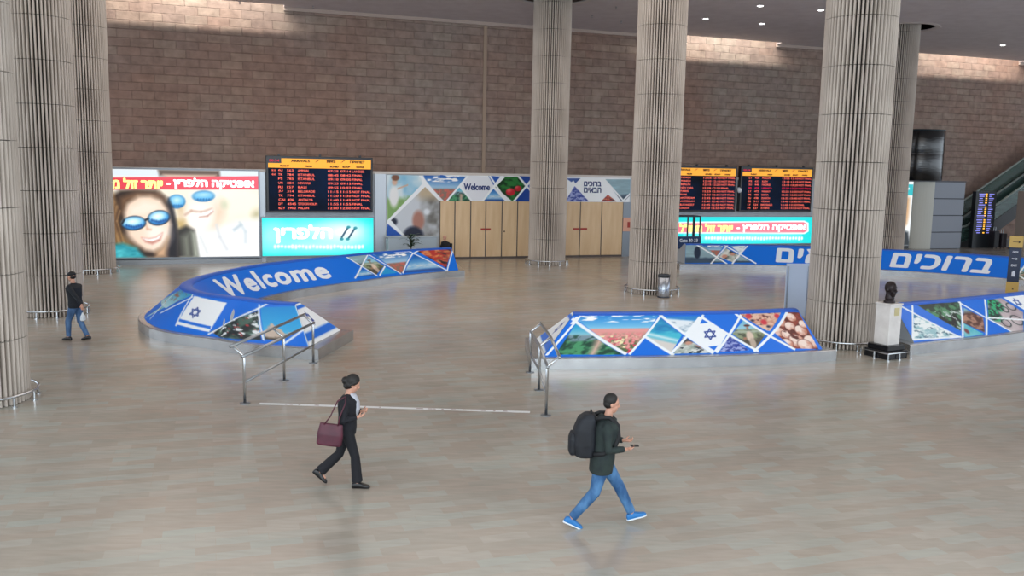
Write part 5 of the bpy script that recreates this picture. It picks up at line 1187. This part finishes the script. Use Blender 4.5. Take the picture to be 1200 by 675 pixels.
bm = BM(); loft(bm, [((-.41, 0, z), (a, 0, .0), (0, b_, 0)) for z, a, b_ in ((1.0, .035, .1), (1.04, .055, .13), (1.22, .055, .135), (1.3, .03, .1))], 16, p=3); obj('front_pocket', blob(bm, .01, 3), bpk, t)
for sg in (-1, 1):
    bm = BM(); tube(bm, [(-.14, sg*.1, 1.5), (-.04, sg*.12, 1.53), (.06, sg*.125, 1.53), (.17, sg*.135, 1.43), (.185, sg*.14, 1.28), (.13, sg*.19, 1.14), (-.02, sg*.2, 1.06), (-.14, sg*.17, 1.04)], .02, 8, sq=1.6); obj('shoulder_strap', fixn(bm), mat('strap_black', '0c0e12', .7), t, smooth=True)
bm = BM(); tube(bm, [(-.17, -.04, 1.55), (-.17, -.03, 1.6), (-.17, .03, 1.6), (-.17, .04, 1.55)], .01, 8); obj('grab_loop', fixn(bm), MATS['strap_black'], t)

# --- woman walking right, right leg forward? left foot trailing
J = dict(hip=(0, 0, .93), chest=(.02, 0, 1.33), neck=(.035, 0, 1.44), head=(.09, 0, 1.575),
         hipL=(.0, .085, .88), kneeL=(-.13, .08, .48), ankL=(-.42, .08, .2), toeL=(.72, 0, -.62), upL=(.6, 0, .75),
         hipR=(.01, -.085, .88), kneeR=(.13, -.08, .49), ankR=(.16, -.08, .09), toeR=(1, 0, .0), upR=(0, 0, 1),
         shoR=(.01, -.165, 1.34), elbR=(-.02, -.23, 1.08), wriR=(.18, -.16, 1.12), hdR=(.9, .3, .25), pnR=(0, .6, .6),
         shoL=(.03, .165, 1.34), elbL=(.04, .22, 1.08), wriL=(.21, .08, 1.14), hdL=(.8, -.45, .25), pnL=(0, -.6, .6), curl=.9)
wom = person((-2.3, 12.2, 0), .04, 'woman in black trouser suit walking right and looking at her hands', J,
             dict(trousers=mat('suit_black', '12131a', .85), top=mat('blazer_black', '14151d', .85), shoe=mat('shoe_black', '0d0d10', .35), hair='bun', nod=.4, skin='d0a592', hem=-.28, leg=.92, flare=.03, slim=.88, collar=0, top_name='blazer'), sc=.95)
bm = BM(); loft(bm, [((.13, 0, 1.1), (.03, 0, 0), (0, .04, 0)), ((.15, 0, 1.2), (.045, 0, 0), (0, .085, 0)), ((.145, 0, 1.3), (.045, 0, 0), (0, .1, 0)), ((.1, 0, 1.41), (.045, 0, 0), (0, .09, 0)), ((.06, 0, 1.445), (.03, 0, 0), (0, .05, 0))], 14); obj('blouse', blob(bm, .009, 2), mat('blouse_grey', 'b9bcc6', .8), wom)
t = empty('handbag', (-2.3, 12.2, 0), .04, 'maroon leather shoulder bag hanging at the side of the woman in black', 'bag'); t.scale = (.95,)*3
mar = noisy('maroon_leather', '451628', '561e31', 5, .5)
bm = BM(); RB = Matrix.Translation((-.2, -.3, .9)) @ Euler((0, .12, 0)).to_matrix().to_4x4()
loft(bm, [(RB @ Vector((0, 0, z)), RB.to_3x3() @ Vector((a, 0, 0)), Vector((0, b_, 0))) for z, a, b_ in ((-.17, .16, .05), (-.15, .185, .065), (0, .19, .06), (.13, .17, .035), (.16, .165, .02))], 20, p=3.4); obj('bag_body', blob(bm, .008, 3), mar, t)
for y in (-.325, -.275):
    bm = BM(); tube(bm, [RB @ Vector((-.1, y+.3, .14)), (-.2, y+.01, 1.16), (-.1, y+.06, 1.38), (.0, -.155, 1.425), (.02, y+.06, 1.36), (-.06, y+.01, 1.16), RB @ Vector((.1, y+.3, .14))], .009, 8); obj('strap', fixn(bm), mar, t, smooth=True)

# --- man in a cap walking left
J = dict(hip=(0, 0, .93), chest=(.03, 0, 1.36), neck=(.045, 0, 1.48), head=(.08, 0, 1.625),
         hipL=(.0, .09, .88), kneeL=(.16, .09, .50), ankL=(.17, .09, .095), toeL=(1, 0, 0), upL=(0, 0, 1),
         hipR=(.0, -.09, .88), kneeR=(-.04, -.09, .49), ankR=(-.24, -.09, .11), toeR=(1, 0, -.12), upR=(.12, 0, 1),
         shoL=(.0, .19, 1.37), elbL=(-.25, .29, 1.17), wriL=(-.43, .31, .98), hdL=(-.1, 0, -1), pnL=(.3, -.9, 0),
         shoR=(.02, -.19, 1.37), elbR=(.05, -.25, 1.12), wriR=(.18, -.24, .92), hdR=(.4, 0, -1), pnR=(.3, .9, 0), curl=.5)
cap = person((-11.05, 22.2, 0), PI-.22, 'man in black cap, dark jacket and blue jeans walking past the left columns', J,
             dict(trousers=denim('denim_mid', '33547c', '4f719a'), top=mat('jacket_navy', '10161f', .8), shoe=mat('shoe_black', '0d0d10'), hair='cap', nod=.1, skin='b98d78', hem=-.2))
# plastic bag in his hand
bm = BM(); loft(bm, [((0, 0, z), (a, 0, 0), (0, b_, 0)) for z, a, b_ in ((-.2, .03, .05), (-.17, .06, .09), (-.08, .055, .08), (-.01, .02, .03), (.02, .015, .02))], 14)
o = obj('plastic_bag', blob(bm, .008, 2), mat('bag_white', 'cfd8de', .5)); o.location = cap.matrix_basis @ Vector((-.1, -.0, .9)) if False else Matrix.Translation(cap.location) @ Matrix.Rotation(PI-.22, 4, 'Z') @ Vector((-.44, .3, .77)); tag(o, 'small white plastic bag in the hand of the man in the cap', 'bag')

# --- seated guard behind the far end of the left barrier
J = dict(hip=(0, 0, .52), chest=(.03, 0, .96), neck=(.05, 0, 1.08), head=(.08, 0, 1.215),
         hipL=(.0, .1, .5), kneeL=(.42, .12, .5), ankL=(.42, .12, .095), toeL=(1, 0, 0), hipR=(.0, -.1, .5), kneeR=(.42, -.12, .5), ankR=(.42, -.12, .095), toeR=(1, 0, 0),
         shoL=(.02, .19, .97), elbL=(.08, .24, .7), wriL=(.3, .14, .66), hdL=(1, 0, -.1), pnL=(0, 0, -1), shoR=(.02, -.19, .97), elbR=(.08, -.24, .7), wriR=(.3, -.14, .66), hdR=(1, 0, -.1), pnR=(0, 0, -1), curl=.3)
gx_, gy_ = -3.2, 42.2
gd = person((gx_, gy_, 0), -2.2, 'person in black seated behind the far end of the Welcome barrier', J, dict(trousers=MATS['suit_black'], top=mat('guard_black', '121218', .8), shoe=mat('shoe_black', '0d0d10'), hair='none', nod=.1, skin='9a7262', hem=-.05))
t = empty('office_chair', (gx_, gy_, 0), -2.2, 'dark chair under the seated person by the doors', 'chair')
bm = BM(); box(bm, (-.22, -.23, .36), (.24, .23, .41), bev=.02); obj('seat', bm, mat('chair_dark', '22242a', .7), t)
bm = BM(); box(bm, (-.27, -.2, .5), (-.225, .2, .95), bev=.015); box(bm, (-.26, -.03, .38), (-.235, .03, .6)); obj('backrest', bm, mat('chair_dark', '22242a'), t)
for x in (-.19, .2):
    for y in (-.2, .2): bm = BM(); tube(bm, [(x, y, 0), (x, y, .362)], .015, 8); obj('leg', bm, steel, t)

# ================================================================== CAMERA, WORLD, LIGHTS
cd = bpy.data.cameras.new('camera'); cd.sensor_fit = 'HORIZONTAL'; cd.sensor_width = 36; cd.lens = FOC/1200*36; cd.clip_end = 300
co = bpy.data.objects.new('camera', cd); COL.objects.link(co)
Mr = Matrix(((RT[0], UP[0], -FW[0]), (RT[1], UP[1], -FW[1]), (RT[2], UP[2], -FW[2]))); co.matrix_world = Matrix.Translation((0, 0, CH)) @ Mr.to_4x4(); SC.camera = co
w = bpy.data.worlds.new('world'); SC.world = w; w.use_nodes = True; bg = w.node_tree.nodes['Background']
bg.inputs[0].default_value = (.80, .90, 1.0, 1); bg.inputs[1].default_value = 2.2
def area(name, loc, target, sx_, sy_, power, col=(1, 1, 1), spread=PI):
    ld = bpy.data.lights.new(name, 'AREA'); ld.shape = 'RECTANGLE'; ld.size = sx_; ld.size_y = sy_; ld.energy = power; ld.color = col; ld.spread = spread
    o = bpy.data.objects.new(name, ld); COL.objects.link(o); o.location = loc; d = Vector(target)-Vector(loc); o.rotation_euler = d.to_track_quat('-Z', 'Y').to_euler(); return o
for i, (u0, u1) in enumerate(SLOTS):
    um_ = (u0+u1)/2; a = W(um_, -1.75, CEIL+2.5)
    o = area('slot_daylight', a, a+Vector((0, 0, -1)), (u1-u0)+.0, .25, 1100, (1, .94, .84)); o.rotation_euler = (0, 0, WROT)
# unseen warm fill light added over the far hall
area('hall_fill', (5, 30, CEIL-.05), (5, 30, 0), 44, 17, 2500, (1, .89, .79))
# cool fill light added below the near ceiling, and the window front behind the viewer
area('near_fill', (4, 1, CEIL-.05), (4, 1, 0), 60, 22, 3100, (.88, .97, 1))
area('window_front', (0, -13, 6), (0, 30, 3), 40, 9, 2900, (.88, .97, 1))
SC.view_settings.view_transform = 'Standard'; SC.view_settings.look = 'None'; SC.view_settings.gamma = 1; SC.view_settings.exposure = 0
try: SC.view_settings.use_curve_mapping = False
except Exception: pass
